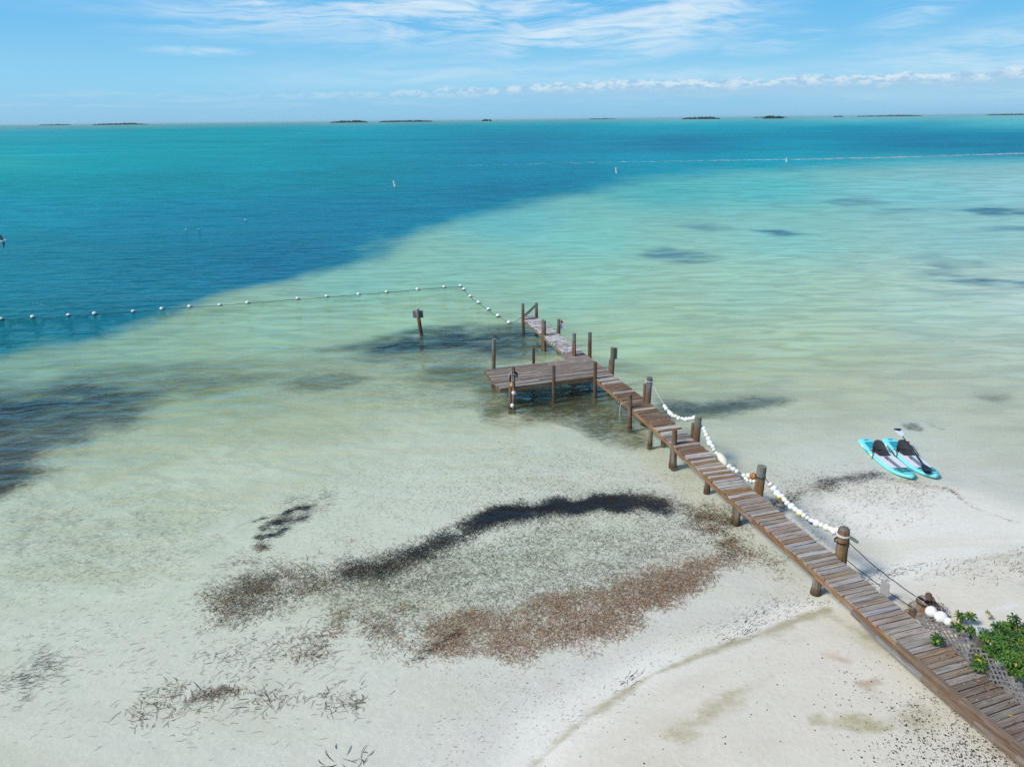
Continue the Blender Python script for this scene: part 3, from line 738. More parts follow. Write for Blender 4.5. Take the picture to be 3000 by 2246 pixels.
# sagging fascia boards along the shore end, left side
sA, sB = s_of((7.55, 12.4)), LL[-1]
mb = MB(); N = 16
for i in range(N):
    t0, t1 = i / N, (i + 1) / N
    f = lambda t: deck_pt(sA + (sB - sA) * t, -0.03 - 0.11 * min(1, t * 1.6), DECK - 0.20 + 0.04 * t - 0.05 * math.sin(t * 7))
    a, b_ = f(t0), f(t1); ax = (b_ - a) / 2; sd = ax.cross(Z).normalized()
    mb.box((a + b_) / 2, ax, sd * (0.02 + 0.03 * t0), Z * (0.055 + 0.03 * t0), jit((0.23, 0.17, 0.12) if i > 4 else (0.27, 0.26, 0.25), 0.1))
pbuild(mb, 'fascia_board', lab="bowed outer fascia board along the shore end")
sA2 = s_of((7.95, 11.2))
mb = MB()
for i in range(10):
    t0, t1 = i / 10, (i + 1) / 10
    f = lambda t: deck_pt(sA2 + (sB - sA2) * t, -0.045 - 0.02 * t, DECK - 0.02 + 0.06 * t)
    a, b_ = f(t0), f(t1); ax = (b_ - a) / 2; sd = ax.cross(Z).normalized()
    mb.box((a + b_) / 2, ax, sd * (0.04 + 0.035 * t0), Z * 0.045, jit((0.22, 0.16, 0.115), 0.06))
pbuild(mb, 'edge_board', lab="heavy edge board along the shore end of the deck")
# pilings: (base x, base y in the photograph, top y, top x, radius, style); the foot stands where the photo shows it
def piling(px, pyb, pyt, r, pxt=None, zb=None, top=(0.20, 0.21, 0.18), low=(0.19, 0.10, 0.05), name='piling', par=pier, square=False, dome=False, plane_z=0.0, foot=-1.3):
    b_ = at(px, pyb, plane_z)
    zt = up(b_, pyt)
    lean = V((0, 0, 0))
    if pxt is not None:
        # lean so that the top is seen at column pxt
        q = V((b_.x, b_.y, zt - CAMH)); cx = 1500 + FOC * q.dot(RA) / q.dot(F0)
        lean = RA * ((pxt - cx) * q.dot(F0) / FOC)
    d = (V((b_.x, b_.y, zt)) + lean - V((b_.x, b_.y, plane_z)))
    pts, cols, rr = [], [], []
    zs = [foot, -0.06, 0.05, 0.16, 0.26, 0.45 * zt, 0.65 * zt, 0.79 * zt, 0.84 * zt, zt - 0.02, zt]
    zs = sorted(set(round(z, 3) for z in zs if z <= zt))
    for z in zs:
        k = (z - plane_z) / max(zt - plane_z, 0.1)
        p = V((b_.x, b_.y, 0)) + V((d.x, d.y, 0)) * k; p.z = z
        pts.append(p)
        if z < 0.12: c = (0.075, 0.055, 0.035)
        elif z < 0.22: c = (0.16, 0.11, 0.07)
        elif k < (0.66 if plane_z == 0 else 0.55): c = low
        elif k < 0.80: c = tuple((a + e) / 2 for a, e in zip(low, top))
        else: c = top
        cols.append(jit(c, 0.08)); rr.append(r * (1.05 - 0.08 * max(0, k)) * (1.12 if z < 0.14 else 1.0))
    if dome:
        for k, f in ((0.04, 0.8), (0.07, 0.4)):
            pts.append(pts[len(zs) - 1] + Z * k * r * 8); cols.append((0.16, 0.16, 0.15)); rr.append(r * f)
    mb = MB(); mb.tube(pts, rr, 4 if square else 11, cols=cols)
    return pbuild(mb, name, par, smooth=False), V((b_.x, b_.y, zt)) + lean
GRN = (0.19, 0.205, 0.17)
PIL = {}
def P(key, *a, **k):
    o, t = piling(*a, **k); PIL[key] = t; return o
P('far_l', 1533, 978, 889, 0.085, pxt=1531.6)
P('far_r', 1573, 972, 887, 0.085, pxt=1571)
P('mid_l', 1595, 1028, 939, 0.09, pxt=1594.5)
P('mid_s', 1589, 1027, 937, 0.055, pxt=1590, square=True, top=BRN)
P('mid_r', 1637, 1022, 935.4, 0.09, pxt=1636.7)
P('jn_l', 1681, 1090, 976.5, 0.09, pxt=1682)
P('jn_s', 1684, 1094, 1007, 0.06, pxt=1684, square=True, top=(0.24, 0.14, 0.07), low=(0.22, 0.12, 0.055))
P('jn_r', 1727, 1086, 973, 0.09, pxt=1728, low=(0.22, 0.11, 0.05))
P('wk_r', 1789, 1138, 1018, 0.105, pxt=1796, low=(0.20, 0.11, 0.055))
P('wk_rs', 1784, 1136, 1054, 0.055, pxt=1787.5, square=True, top=BRN)
P('pl_back', 1445.5, 1132, 992.7, 0.085, pxt=1447)
P('pl_mid', 1563.5, 1112, 1020, 0.065, pxt=1563, top=(0.12, 0.06, 0.04), low=(0.11, 0.055, 0.035))
P('pl_pair', 1505.5, 1196, 1075.5, 0.062, pxt=1504.6, top=(0.15, 0.085, 0.05), low=(0.12, 0.06, 0.04), square=True)
P('pl_pair2', 1494, 1196, 1092, 0.07, pxt=1496.5, top=(0.20, 0.15, 0.10), low=(0.20, 0.15, 0.10))
P('pl_front', 1622, 1179, 1070.7, 0.072, pxt=1622.5, top=(0.12, 0.08, 0.06), low=(0.15, 0.10, 0.07))
P('pl_cor', 1743, 1164, 1060, 0.075, pxt=1744, top=(0.15, 0.085, 0.05), low=(0.15, 0.09, 0.055))
P('w1', 1845, 1253, 1154.7, 0.08, pxt=1846, top=(0.17, 0.10, 0.06), low=(0.16, 0.085, 0.05))
P('w1_r', 1893, 1236, 1105, 0.115, pxt=1903, low=(0.18, 0.12, 0.075))
P('w1_rs', 1882, 1234, 1124.5, 0.06, pxt=1890, square=True, top=(0.22, 0.12, 0.06))
P('w15', 1904, 1304, 1256, 0.08, low=(0.23, 0.18, 0.14))
P('w15_r', 1944, 1298, 1264, 0.085)
P('w2', 1974, 1367, 1257.4, 0.09, pxt=1976.6, top=(0.20, 0.11, 0.055), low=(0.19, 0.13, 0.09))
P('w2_s', 1965, 1361, 1308, 0.06, low=(0.16, 0.10, 0.07))
P('w2_r', 2034, 1352, 1220, 0.12, pxt=2046, low=(0.20, 0.11, 0.055))
P('w2_rs', 2021, 1346, 1238.6, 0.06, pxt=2031, square=True, top=(0.22, 0.12, 0.055))
P('w25', 2071, 1437, 1405, 0.09, low=(0.16, 0.10, 0.07))
P('w3', 2158, 1531, 1484, 0.085, low=(0.22, 0.17, 0.13))
P('w3_s', 2147, 1526, 1478, 0.06, low=(0.24, 0.17, 0.11))
P('w3_r', 2213, 1512, 1365.6, 0.135, pxt=2233, low=(0.24, 0.12, 0.045), square=False)
P('w4', 2389, 1737, 1688, 0.11, low=(0.24, 0.21, 0.17))
P('w4_r', 2456, 1706, 1551, 0.14, pxt=2473, top=(0.26, 0.14, 0.055), low=(0.26, 0.14, 0.055), dome=True)
# diagonal brace at the outer end
a_, b_ = at_plane(1537, 924, PIL['far_l'], V((0, 1, 0))), at_plane(1569, 893, PIL['far_l'], V((0, 1, 0)))
mb = MB(); ax = (b_ - a_) / 2; mb.box((a_ + b_) / 2 - V((0, .1, 0)), ax, V((0, 0.02, 0)), ax.normalized().cross(V((0, 1, 0))) * 0.07, GRN); pbuild(mb, 'brace', lab="diagonal brace between the two posts at the outer end")
# grey board on the far side of a tall post
q = PIL['wk_r']; mb = MB(); mb.box(q + V((0.15, 0.06, -0.28)), Z * 0.26, V((0.05, 0, 0)), V((0, 0.012, 0)), (0.30, 0.33, 0.30)); pbuild(mb, 'nailed_board')

# ------------------------------------------------------------------ ropes and floats
def rope_pts(a, b_, sag, n=14):
    a, b_ = V(a), V(b_); return [a.lerp(b_, i / n) - Z * sag * 4 * (i / n) * (1 - i / n) for i in range(n + 1)]
WHT, CREAM = (0.80, 0.80, 0.77), (0.74, 0.70, 0.58)
def garland(name, key0, key1, spots, label, lead=None, big=None, colour=None, rope_c=(0.55, 0.52, 0.48)):
    """floats threaded on a rope between two posts; spots: (px, py, radius in px)"""
    A, B = PIL[key0], PIL[key1]
    d = (B - A); n_ = V((d.y, -d.x, 0)).normalized()
    P0 = A + V((0.14, 0.02, 0))
    root = empty(name, (P0.x, P0.y, 0)); O = V((P0.x, P0.y, 0))
    tag(root, label, "float string", "strings of foam floats along the pier")
    pts = [at_plane(x, y, P0, n_) for x, y, r in spots]
    mb = MB(); line = ([at_plane(x, y, P0, n_) for x, y in lead] if lead else []) + pts + [B + V((0.10, 0, -0.10))]
    mb.tube(line, 0.011, 6, rope_c)
    rp = mb.build('rope', M_ROPE, None, False, O); rp.parent = root; rp.location = (0, 0, 0)
    fproto = None
    for i, (p, (x, y, r)) in enumerate(zip(pts, spots)):
        dist = (p - V((0, 0, CAMH))).length; rm = 1.18 * r * dist / FOC
        t = (pts[min(i + 1, len(pts) - 1)] - pts[max(i - 1, 0)]).normalized()
        rot = t.to_track_quat('Z', 'Y').to_matrix()
        kz = random.choice((0.75, 0.9, 1.0, 1.1)); jj = random.uniform(0.92, 1.06)
        cc = WHT if random.random() < 0.75 else CREAM
        lab = None; rr = (rm * jj, rm * jj, rm * kz)
        cf = None
        if big and i in big: rr = (rm, rm, rm * 2.1); lab = "long oval white float"
        if colour and i in colour:
            cc2, lab = colour[i]
            if lab.startswith("orange"): cf = lambda d_: (cc2 if abs(math.sin(d_.z * 9)) > 0.35 else (0.36, 0.14, 0.04))
            else: cf = lambda d_, c2=cc2: (c2 if d_.x < 0.1 and d_.y < 0.2 else WHT)
        mb = MB(); mb.ball((0, 0, 0), rr, cc, 12, 8, rot, 0.035, cf)
        o = mb.build('float', M_FOAM, root, True); o.location = p - O
        if lab: o['label'] = lab
    return root
Z5 = lambda x, y: (1650 + x / 4.14, 1040 + y / 4.14)
Z6 = lambda x, y: (2000 + x / 4.14, 1240 + y / 4.14)
sp1 = [(*Z5(x, y), r / 4.14) for x, y, r in [(1232, 622, 22), (1250, 650, 22), (1278, 676, 17), (1292, 700, 23), (1312, 716, 22), (1335, 738, 24), (1366, 742, 22), (1402, 766, 26), (1442, 768, 19), (1466, 778, 16), (1494, 778, 25), (1532, 772, 21), (1558, 770, 17), (1586, 760, 24), (1612, 752, 21)]]
garland('float_garland', 'w1_r', 'w2_r', sp1, "short sagging string of white floats with bare white rope at one end",
        lead=[Z5(1062, 312), Z5(1150, 480), Z5(1225, 605)])
sp2 = [(*Z6(x, y), r / 4.14) for x, y, r in [(225, 32, 18), (257, 62, 24), (273, 100, 22), (290, 142, 25), (316, 186, 27), (332, 240, 32), (366, 280, 21), (382, 322, 22), (410, 360, 21), (436, 378, 22), (482, 440, 40), (512, 502, 22), (566, 526, 30), (600, 548, 20), (622, 556, 22), (660, 582, 23), (742, 630, 23), (768, 668, 21), (790, 690, 21), (832, 700, 22), (868, 700, 20), (800, 634, 26), (855, 640, 33), (962, 642, 24), (972, 684, 23)]]
garland('float_garland', 'w2_r', 'w3_r', sp2, "string of white floats with one long oval float and one orange ribbed float", big={10: 1},
        colour={22: ((0.62, 0.27, 0.08), "orange ribbed float")}, rope_c=(0.05, 0.05, 0.055))
sp3 = [(*Z6(x, y), r / 4.14) for x, y, r in [(1066, 740, 27), (1110, 790, 36), (1148, 846, 36), (1180, 884, 30), (1212, 882, 24), (1234, 925, 29), (1270, 965, 30), (1322, 1006, 40), (1370, 1042, 28), (1424, 1084, 38), (1474, 1116, 27), (1515, 1150, 26), (1566, 1186, 33), (1630, 1210, 42), (1686, 1232, 28), (1746, 1260, 38), (1796, 1280, 27), (1842, 1308, 32), (1880, 1298, 30)]]
garland('float_garland', 'w3_r', 'w4_r', sp3, "string of fat white floats with blue and yellow patches, nearest the shore",
        lead=[Z6(985, 650)], colour={3: ((0.72, 0.58, 0.06), "white float with a yellow patch"), 5: ((0.75, 0.38, 0.08), "white float with an amber patch"), 9: ((0.72, 0.60, 0.10), "white float with a yellow patch"), 12: ((0.02, 0.12, 0.42), "white float with a blue band"), 11: ((0.55, 0.32, 0.22), "white float with a reddish patch")}, rope_c=(0.05, 0.05, 0.055))

# rope lashings on posts
def lash(c, r, turns, col, name='rope_lashing', th=0.011, label=None):
    pts = []
    for i in range(int(turns * 14) + 1):
        a = 2 * math.pi * i / 14; pts.append(V((math.cos(a) * r, math.sin(a) * r, -0.03 * i / 14)))
    mb = MB(); mb.tube(pts, th, 5, col); o = mb.build(name, M_ROPE); o.location = c
    return tag(o, label, "rope")
lash(PIL['w4_r'] + V((0, 0, -0.10)), 0.150, 2.2, (0.72, 0.72, 0.70), label="white cord wound twice round the domed post nearest the shore", name='white_lashing')
lash(PIL['w4_r'] + V((-0.02, 0, -0.30)), 0.150, 1.5, (0.02, 0.02, 0.025), label="black strap tied high round the domed post nearest the shore", name='black_strap', th=0.014)
lash(PIL['w4_r'] + V((-0.05, 0, -0.80)), 0.158, 1.2, (0.02, 0.02, 0.025), label="black strap tied low round the domed post nearest the shore", name='black_strap', th=0.013)
lash(PIL['w3_r'] + V((-0.01, 0, -0.30)), 0.145, 1.6, (0.04, 0.04, 0.045), label="dark cord round the green topped post between two float strings", name='dark_lashing')
lash(PIL['w1_r'] + V((0, 0, -0.12)), 0.128, 1.6, (0.70, 0.68, 0.64), label="pale rope looped round the post where the white rope to the floats begins", name='pale_rope')
# pale rope across the deck with a frayed tail
p0, p1 = at(1822, 1180, DECK + 0.012), at(1886, 1169, DECK + 0.012)
mb = MB(); mb.tube([p1, p0.lerp(p1, 0.5), p0, p0 + V((-0.05, -0.02, -0.06)), p0 + V((-0.07, -0.05, -0.30)), p0 + V((-0.09, -0.06, -0.52))], 0.014, 6, (0.52, 0.46, 0.36))
for k in range(5): mb.tube([p0 + V((-0.08, -0.05, -0.40)), p0 + V((-0.08 + random.uniform(-.06, .06), -0.06 + random.uniform(-.05, .05), -0.72))], 0.006, 4, (0.55, 0.50, 0.40))
tag(mb.build('frayed_rope', M_ROPE, None, False, p0), "pale rope laid across the deck, its frayed tail hanging over the edge", "rope")

# floats hung on the pair of posts at the platform corner
def hung(px, py, r, col, label, cf=None, base=PIL['pl_pair'], dz=0.0):
    n_ = V((0.2, -1, 0)).normalized(); p = at_plane(px, py, base + V((0, -0.17, 0)), n_)
    root = empty('hanging_float', p); rm = r * (p - V((0, 0, CAMH))).length / FOC
    tag(root, label, "float", "floats hung on the platform corner posts")
    mb = MB(); mb.ball((0, 0, 0), (rm, rm, rm * 1.05), col, 14, 10, None, 0.02, cf); mb.build('ball', M_FOAM, root, True)
    zt = base.z - 0.1 - p.z
    mb = MB(); mb.tube([(0, 0, rm), (0.01, 0.03, zt * 0.6), (0.0, 0.10, zt)], 0.010, 5, (0.45, 0.40, 0.33)); mb.build('cord', M_ROPE, root)
hung(1499, 1127, 5.3, (0.75, 0.32, 0.05), "orange and yellow float hanging from the platform corner post, topmost of three", lambda d_: (0.78, 0.30, 0.04) if d_.z > 0.0 else (0.68, 0.60, 0.25))
hung(1505, 1150, 6.4, (0.75, 0.55, 0.50), "pinkish white float hanging from the platform corner post, middle of three", lambda d_: (0.70, 0.22, 0.10) if d_.z > 0.72 else (0.78, 0.64, 0.60))
hung(1501, 1188, 6.2, WHT, "white float at the waterline below the platform corner post, lowest of three", lambda d_: (0.25, 0.25, 0.25) if abs(d_.z + 0.1) < 0.12 else WHT)
mb = MB(); q = PIL['pl_pair2'] + V((0, -0.02, -0.05))
for k in range(4): 
    a0 = random.uniform(0, 6)
    mb.tube([q + V((math.cos(a) * 0.10, -0.10 + 0.02 * k, -0.14 + math.sin(a) * 0.19)) for a in np.linspace(a0, a0 + 6.1, 14)], 0.011, 5, (0.40, 0.37, 0.33))
tag(mb.build('rope_coil', M_ROPE, None, False, q), "grey coil of rope hung on the lower of the paired platform corner posts", "rope")
q = PIL['pl_pair']; mb = MB()
for k in range(3): mb.tube([q + V((math.cos(a) * 0.13 + 0.03, math.sin(a) * 0.11, -0.22 - 0.05 * k - 0.08 * math.cos(a))) for a in np.linspace(0, 6.2, 13)], 0.022, 6, (0.03, 0.03, 0.035) if k != 1 else (0.35, 0.33, 0.29))
tag(mb.build('hose_loop', M_ROPE, None, False, q), "black and grey hose looped round the taller of the paired platform corner posts", "hose")
# torn bag on a post near the outer end
q = PIL['mid_r'] + V((0.13, 0.0, -0.10)); root = empty('torn_bag', q); tag(root, "torn white plastic bag with a red top snagged on a pier post", "plastic bag")
def crumple(w, h, col, seed, z0):
    r_ = random.Random(seed); mb = MB(); N = 7; vs = []
    for i in range(N + 1):
        for j in range(5):
            u, v = j / 4, i / N
            vs.append(((u - 0.2) * w * (0.35 + 0.65 * v) + r_.uniform(-.02, .02), r_.uniform(-.035, .035), z0 - v * h + r_.uniform(-.015, .015)))
    fs = [(i * 5 + j, i * 5 + j + 1, (i + 1) * 5 + j + 1, (i + 1) * 5 + j) for i in range(N) for j in range(4)]
    mb.add(vs, fs, col, vs); return mb
crumple(0.24, 0.36, (0.72, 0.68, 0.74), 4, -0.06).build('bag', M_PLAS, root); crumple(0.15, 0.14, (0.60, 0.03, 0.08), 5, 0.06).build('red_top', M_PLAS, root)

# ------------------------------------------------------------------ swim line
BU = [(4, 935.5), (96, 929), (201, 924.4), (277.5, 919.7), (390, 912.4), (474, 904.5), (555.4, 898.5), (643.4, 893.4), (725, 887), (871.7, 875.7), (957, 868.8), (1050, 862), (1132.5, 855.4), (1222.8, 847.3), (1301, 841), (1349, 838), (1359, 847.7), (1377.4, 868), (1401.8, 886.7), (1431.5, 906.7), (1459, 925.4), (1491, 945)]
bp_ = [at(x, y, 0.05) for x, y in BU]
line = []
for i in range(len(bp_) - 1):
    a, b_ = bp_[i], bp_[i + 1]
    for k in range(6):
        t = k / 6; p = a.lerp(b_, t); w_ = math.sin(math.pi * t)
        line.append(V((p.x + 0.06 * random.uniform(-1, 1) * w_, p.y + 0.10 * random.uniform(-1, 1) * w_, 0.035 - 0.03 * w_ + random.uniform(-.008, .012))))
e = at(1525.4, 929.5, DECK - 0.05)
line += [bp_[-1] - Z * 0.01] + rope_pts(bp_[-1], e, 0.12, 6)[1:]
mb = MB(); mb.tube(line, 0.013, 6, (0.07, 0.06, 0.05)); O = line[60]
tag(mb.build('swim_line_rope', M_ROPE, None, False, O), "long dark rope floating on the water through the white swim buoys", "rope")
ORD = ["first", "second", "third", "fourth", "fifth", "sixth", "seventh", "eighth", "ninth", "tenth", "eleventh", "twelfth", "thirteenth", "fourteenth", "fifteenth", "sixteenth"]
proto = None
for i, p in enumerate(bp_):
    if proto is None:
        mb = MB(); mb.ball((0, 0, 0.03), (0.125, 0.125, 0.105), WHT, 14, 10, None, 0.0, lambda d_: WHT if d_.z > -0.15 else (0.22, 0.20, 0.15)); proto = mb.build('swim_buoy', M_FOAM, None, True); o = proto
        m2_ = MB(); m2_.tube([(-0.17, 0, -0.01), (-0.10, 0, 0), (0.10, 0, 0), (0.17, 0, -0.01)], [0.025, 0.045, 0.045, 0.025], 8, (0.05, 0.05, 0.05)); col_ = m2_.build('collar', M_PLAS, proto)
    else:
        o = proto.copy(); COL.objects.link(o); c2 = col_.copy(); COL.objects.link(c2); c2.parent = o
    o.location = (p.x, p.y, 0.045 + random.uniform(-.015, .02)); o.rotation_euler = (random.uniform(-.25, .25), random.uniform(-.1, .1), random.uniform(-.4, .4) if i < 15 else 1.1)
    sc_ = random.uniform(0.95, 1.06); o.scale = (sc_, sc_, sc_)
    if i == 0: l_ = "white swim buoy cut by the left edge of the photo, first on the rope"
    elif i < 15: l_ = "white swim buoy on the long run of rope, %s from the left end" % ORD[i]
    elif i == 15: l_ = "white swim buoy at the corner where the rope turns to the pier"
    elif i == 21: l_ = "white swim buoy last before the rope rises to the pier end"
    else: l_ = "white swim buoy on the short run to the pier, %s after the corner" % ORD[i - 16]
    tag(o, l_, "buoy", "white buoys on the swim line")

# ------------------------------------------------------------------ channel marker buoys, sign pile, gulls, boat
def can_buoy(px, pyw, pyt, label, lean, proto_=[None]):
    p = at(px, pyw, 0.0); h = up(p, pyt); d_ = (p - V((0, 0, CAMH))).length
    root = empty('channel_buoy', (p.x, p.y, 0)); tag(root, label, "buoy", "white can buoys marking the channel")
    mb = MB(); r = 0.17
    prof = [(-0.5, r), (0.0, r), (0.30 * h, r * 0.98), (0.72 * h, r * 0.95), (0.95 * h, r * 0.93), (h, r * 0.8), (h * 1.01, r * 0.3)]
    mb.tube([(0, 0, z) for z, _ in prof], [q for _, q in prof], 14, (0.74, 0.73, 0.74)); mb.build('can', M_PLAS, root, False)
    for f in (0.45, 0.90):
        mb = MB(); mb.tube([(0, 0, h * f), (0, 0, h * (f + 0.055))], [r * 1.0 + 0.004] * 2, 14, (0.62, 0.30, 0.16), cap=False); mb.build('band', M_PLAS, root)
    mb = MB(); mb.tube([(0, 0, -0.10), (0, 0, 0.03), (0, 0, 0.09)], [0.25, 0.27, 0.17], 16, (0.45, 0.42, 0.42)); mb.build('collar', M_PLAS, root)
    root.rotation_euler = (0, lean, 0)
    return root
can_buoy(1157.5, 546, 529, "tilted white can buoy standing in the deep blue channel, largest of the three", -0.20)
can_buoy(1806, 506.5, 491, "tilted white can buoy near the end of the deep blue tongue of water", -0.16)
can_buoy(2304, 475, 463, "white can buoy just below the foamy boat wake", -0.06)
# sign pile
pb = at(1235, 984, 0); zt = up(pb, 905)
root = empty('warning_post', (pb.x, pb.y, 0)); tag(root, "leaning wooden post standing in the water with two grey sign boards nailed on it", "post")
mb = MB(); tp = V((-0.16, 0.05, zt))
mb.tube([(0.02, 0, -1.2), (0, 0, 0.0), tp * 0.16, tp * 0.42, tp * 0.62, tp * 0.9, tp], [0.11, 0.105, 0.10, 0.10, 0.105, 0.11, 0.11], 12, cols=[(0.09, 0.07, 0.05), (0.17, 0.12, 0.09), (0.06, 0.055, 0.05), (0.15, 0.08, 0.03), (0.26, 0.13, 0.035), (0.26, 0.28, 0.29), (0.52, 0.52, 0.5)])
mb.build('post', M_WOOD, root)
for sx_, y_ in ((-1, 0.02), (1, 0.02)):
    mb = MB(); c = tp * 0.80 + V((sx_ * 0.165, y_, 0.0)); mb.box(c, Z * 0.20, V((0.115, 0, 0)), V((0, 0.014, 0)), (0.26, 0.24, 0.25) if sx_ < 0 else (0.20, 0.18, 0.19)); mb.build('sign_board', M_WOOD, root)
# motor boat far out
p = far(2017, 4200); root = empty('motor_boat', p); tag(root, "tiny white motor boat far out in front of a low wooded island", "boat"); 
def sec(y, w, zk, zs): return [(-w, y, zs), (-w * 0.8, y, zk * 0.4), (0, y, zk), (w * 0.8, y, zk * 0.4), (w, y, zs)]
mb = MB(); vs = []
for y, w, zk, zs in ((-6, 2.0, -0.3, 1.5), (-2, 2.2, -0.4, 1.5), (2, 2.0, -0.4, 1.7), (5, 1.0, -0.2, 2.0), (6.5, 0.05, 0.8, 2.2)): vs += [(b_, a, c) for a, b_, c in sec(y, w, zk, zs)]
fs = [(i * 5 + j, i * 5 + j + 1, (i + 1) * 5 + j + 1, (i + 1) * 5 + j) for i in range(4) for j in range(4)] + [(0, 5, 9, 4), (5, 10, 14, 9), (10, 15, 19, 14), (15, 20, 24, 19), (0, 1, 2, 3, 4)]
mb.add(vs, fs, (0.8, 0.8, 0.8), vs); mb.build('hull', M_PLAS, root)
mb = MB(); mb.box((-0.5, 0, 3.0), (1.8, 0, 0), (0, 1.3, 0), (0, 0, 0.9), (0.8, 0.8, 0.8)); mb.box((-0.5, 0, 4.05), (2.3, 0, 0), (0, 1.6, 0), (0, 0, 0.09), (0.75, 0.75, 0.76)); mb.tube([(-1.2, 0, 4.1), (-1.3, 0, 7.5)], 0.06, 6, (0.7, 0.7, 0.7)); mb.build('cabin', M_PLAS, root)
# gulls
def gull_flying(p, label):
    root = empty('gull', p, R(35)); tag(root, label, "bird")
    mb = MB(); pr_ = [(-0.24, 0.015), (-0.16, 0.045), (0.0, 0.07), (0.12, 0.06), (0.19, 0.045), (0.24, 0.035), (0.27, 0.012), (0.31, 0.006)]
    mb.tube([(0, y, 0.02 * math.sin(y * 6)) for y, _ in pr_], [r for _, r in pr_], 10, cols=[(0.7, 0.7, 0.72)] * 6 + [(0.5, 0.3, 0.1)] * 2); mb.build('body', M_PLAS, root, True)
    for sgn in (-1, 1):
        mb = MB(); vs = []
        for x, y, z, ch in ((0.04, 0.03, 0.03, 0.15), (0.20, 0.07, 0.09, 0.15), (0.38, 0.05, 0.10, 0.12), (0.54, -0.03, 0.06, 0.07), (0.62, -0.09, 0.03, 0.015)):
            vs += [(sgn * x, y + ch * 0.4, z), (sgn * x, y - ch * 0.1, z + 0.015), (sgn * x, y - ch * 0.6, z), (sgn * x, y - ch * 0.1, z - 0.008)]
        fs = [(i * 4 + j, i * 4 + (j + 1) % 4, (i + 1) * 4 + (j + 1) % 4, (i + 1) * 4 + j) for i in range(4) for j in range(4)]
        mb.add(vs, fs, (0.16, 0.16, 0.18), vs); mb.build('wing', M_PLAS, root, True)
    mb = MB(); mb.add([(-0.02, -0.22, 0.01), (0.02, -0.22, 0.01), (0.06, -0.36, 0), (-0.06, -0.36, 0), (0, -0.24, 0.025)], [(0, 1, 2, 3), (0, 1, 4), (1, 2, 4), (2, 3, 4), (3, 0, 4)], (0.75, 0.75, 0.76), [(0, 0, 0)] * 5); mb.build('tail', M_PLAS, root)
    return root
gq = gull_flying(at(6, 707, 4.5), "grey winged gull gliding low over the blue water at the left edge"); gq.rotation_euler = (R(18), R(-50), R(-62))
def gull_sit(px, py, label, rz):
    p = at(px, py, 0.0); root = empty('floating_gull', (p.x, p.y, 0), rz); root.scale = (0.75, 0.75, 0.75); tag(root, label, "bird", "gulls resting on the blue water")
    mb = MB(); pr_ = [(-0.22, 0.01, 0.10), (-0.14, 0.05, 0.07), (0.0, 0.085, 0.06), (0.10, 0.075, 0.06), (0.16, 0.04, 0.09), (0.18, 0.04, 0.15), (0.20, 0.045, 0.19), (0.24, 0.03, 0.20), (0.30, 0.008, 0.18)]
    mb.tube([(0, y, z) for y, _, z in pr_], [r for _, r, _ in pr_], 10, cols=[(0.12, 0.12, 0.13), (0.35, 0.35, 0.37), (0.55, 0.55, 0.57), (0.75, 0.75, 0.75), (0.78, 0.78, 0.78), (0.78, 0.78, 0.78), (0.7, 0.7, 0.7), (0.6, 0.5, 0.3), (0.5, 0.35, 0.1)]); mb.build('body', M_PLAS, root, True)
    for sgn in (-1, 1):
        mb = MB(); mb.ball((sgn * 0.06, -0.05, 0.085), (0.022, 0.15, 0.05), (0.38, 0.38, 0.41), 8, 6); mb.build('wing', M_PLAS, root, True)
gull_sit(545.5, 675, "pale gull resting on the blue water, leftmost of three", 0.6)
gull_sit(584.5, 674, "darker gull resting on the blue water just right of a paler one", 2.2)
gull_sit(720, 646, "gull resting alone on the blue water farther out", 1.2)

# ------------------------------------------------------------------ mangrove islands on the horizon
def island(px0, px1, dist, h, label, seed, taper=0.25):
    a, b_ = far(px0, dist), far(px1, dist); L = (b_ - a).length; root = empty('mangrove_island', (a + b_) / 2); r_ = random.Random(seed)
    tag(root, label, "island", "low wooded islands on the horizon")
    u = (b_ - a).normalized(); v = V((-u.y, u.x, 0)); dp = min(L * 0.25, 220)
    mb = MB(); n = max(24, min(150, int(L / 9)))
    for i in range(n * 2):
        t = r_.random(); k = (r_.random() * 2 - 1)
        env = min(1, t / taper, (1 - t) / taper) ** 0.6
        hh_ = h * (0.35 + 0.65 * env) * r_.uniform(0.65, 1.12) * (0.8 + 0.4 * vnoise(t * 7, seed, seed))
        rx = max(L / n * 1.5, h * 0.5) * r_.uniform(0.7, 1.3)
        c = u * ((t - 0.5) * L * 0.97) + v * (k * dp * 0.4 * env)
        cc = jit((0.030, 0.048, 0.024), 0.35)
        mb.ball((c.x, c.y, hh_ * 0.5), (rx, rx, hh_ * 0.52), cc, 7, 5, None, 0.14)
    mb.build('canopy', M_MANG, root)
    mb = MB(); ring = []
    for i in range(24):
        an = 2 * math.pi * i / 24; ring.append(u * (math.cos(an) * L * 0.5) + v * (math.sin(an) * dp * 0.45))
    vs = [(p_.x, p_.y, 0.8) for p_ in ring] + [(p_.x * 1.01, p_.y * 1.01, -0.5) for p_ in ring]
    mb.add(vs, [tuple(range(24))] + [(i, i + 24, (i + 1) % 24 + 24, (i + 1) % 24) for i in range(24)], (0.05, 0.05, 0.035), vs); mb.build('root_bank', M_MANG, root)
    return root
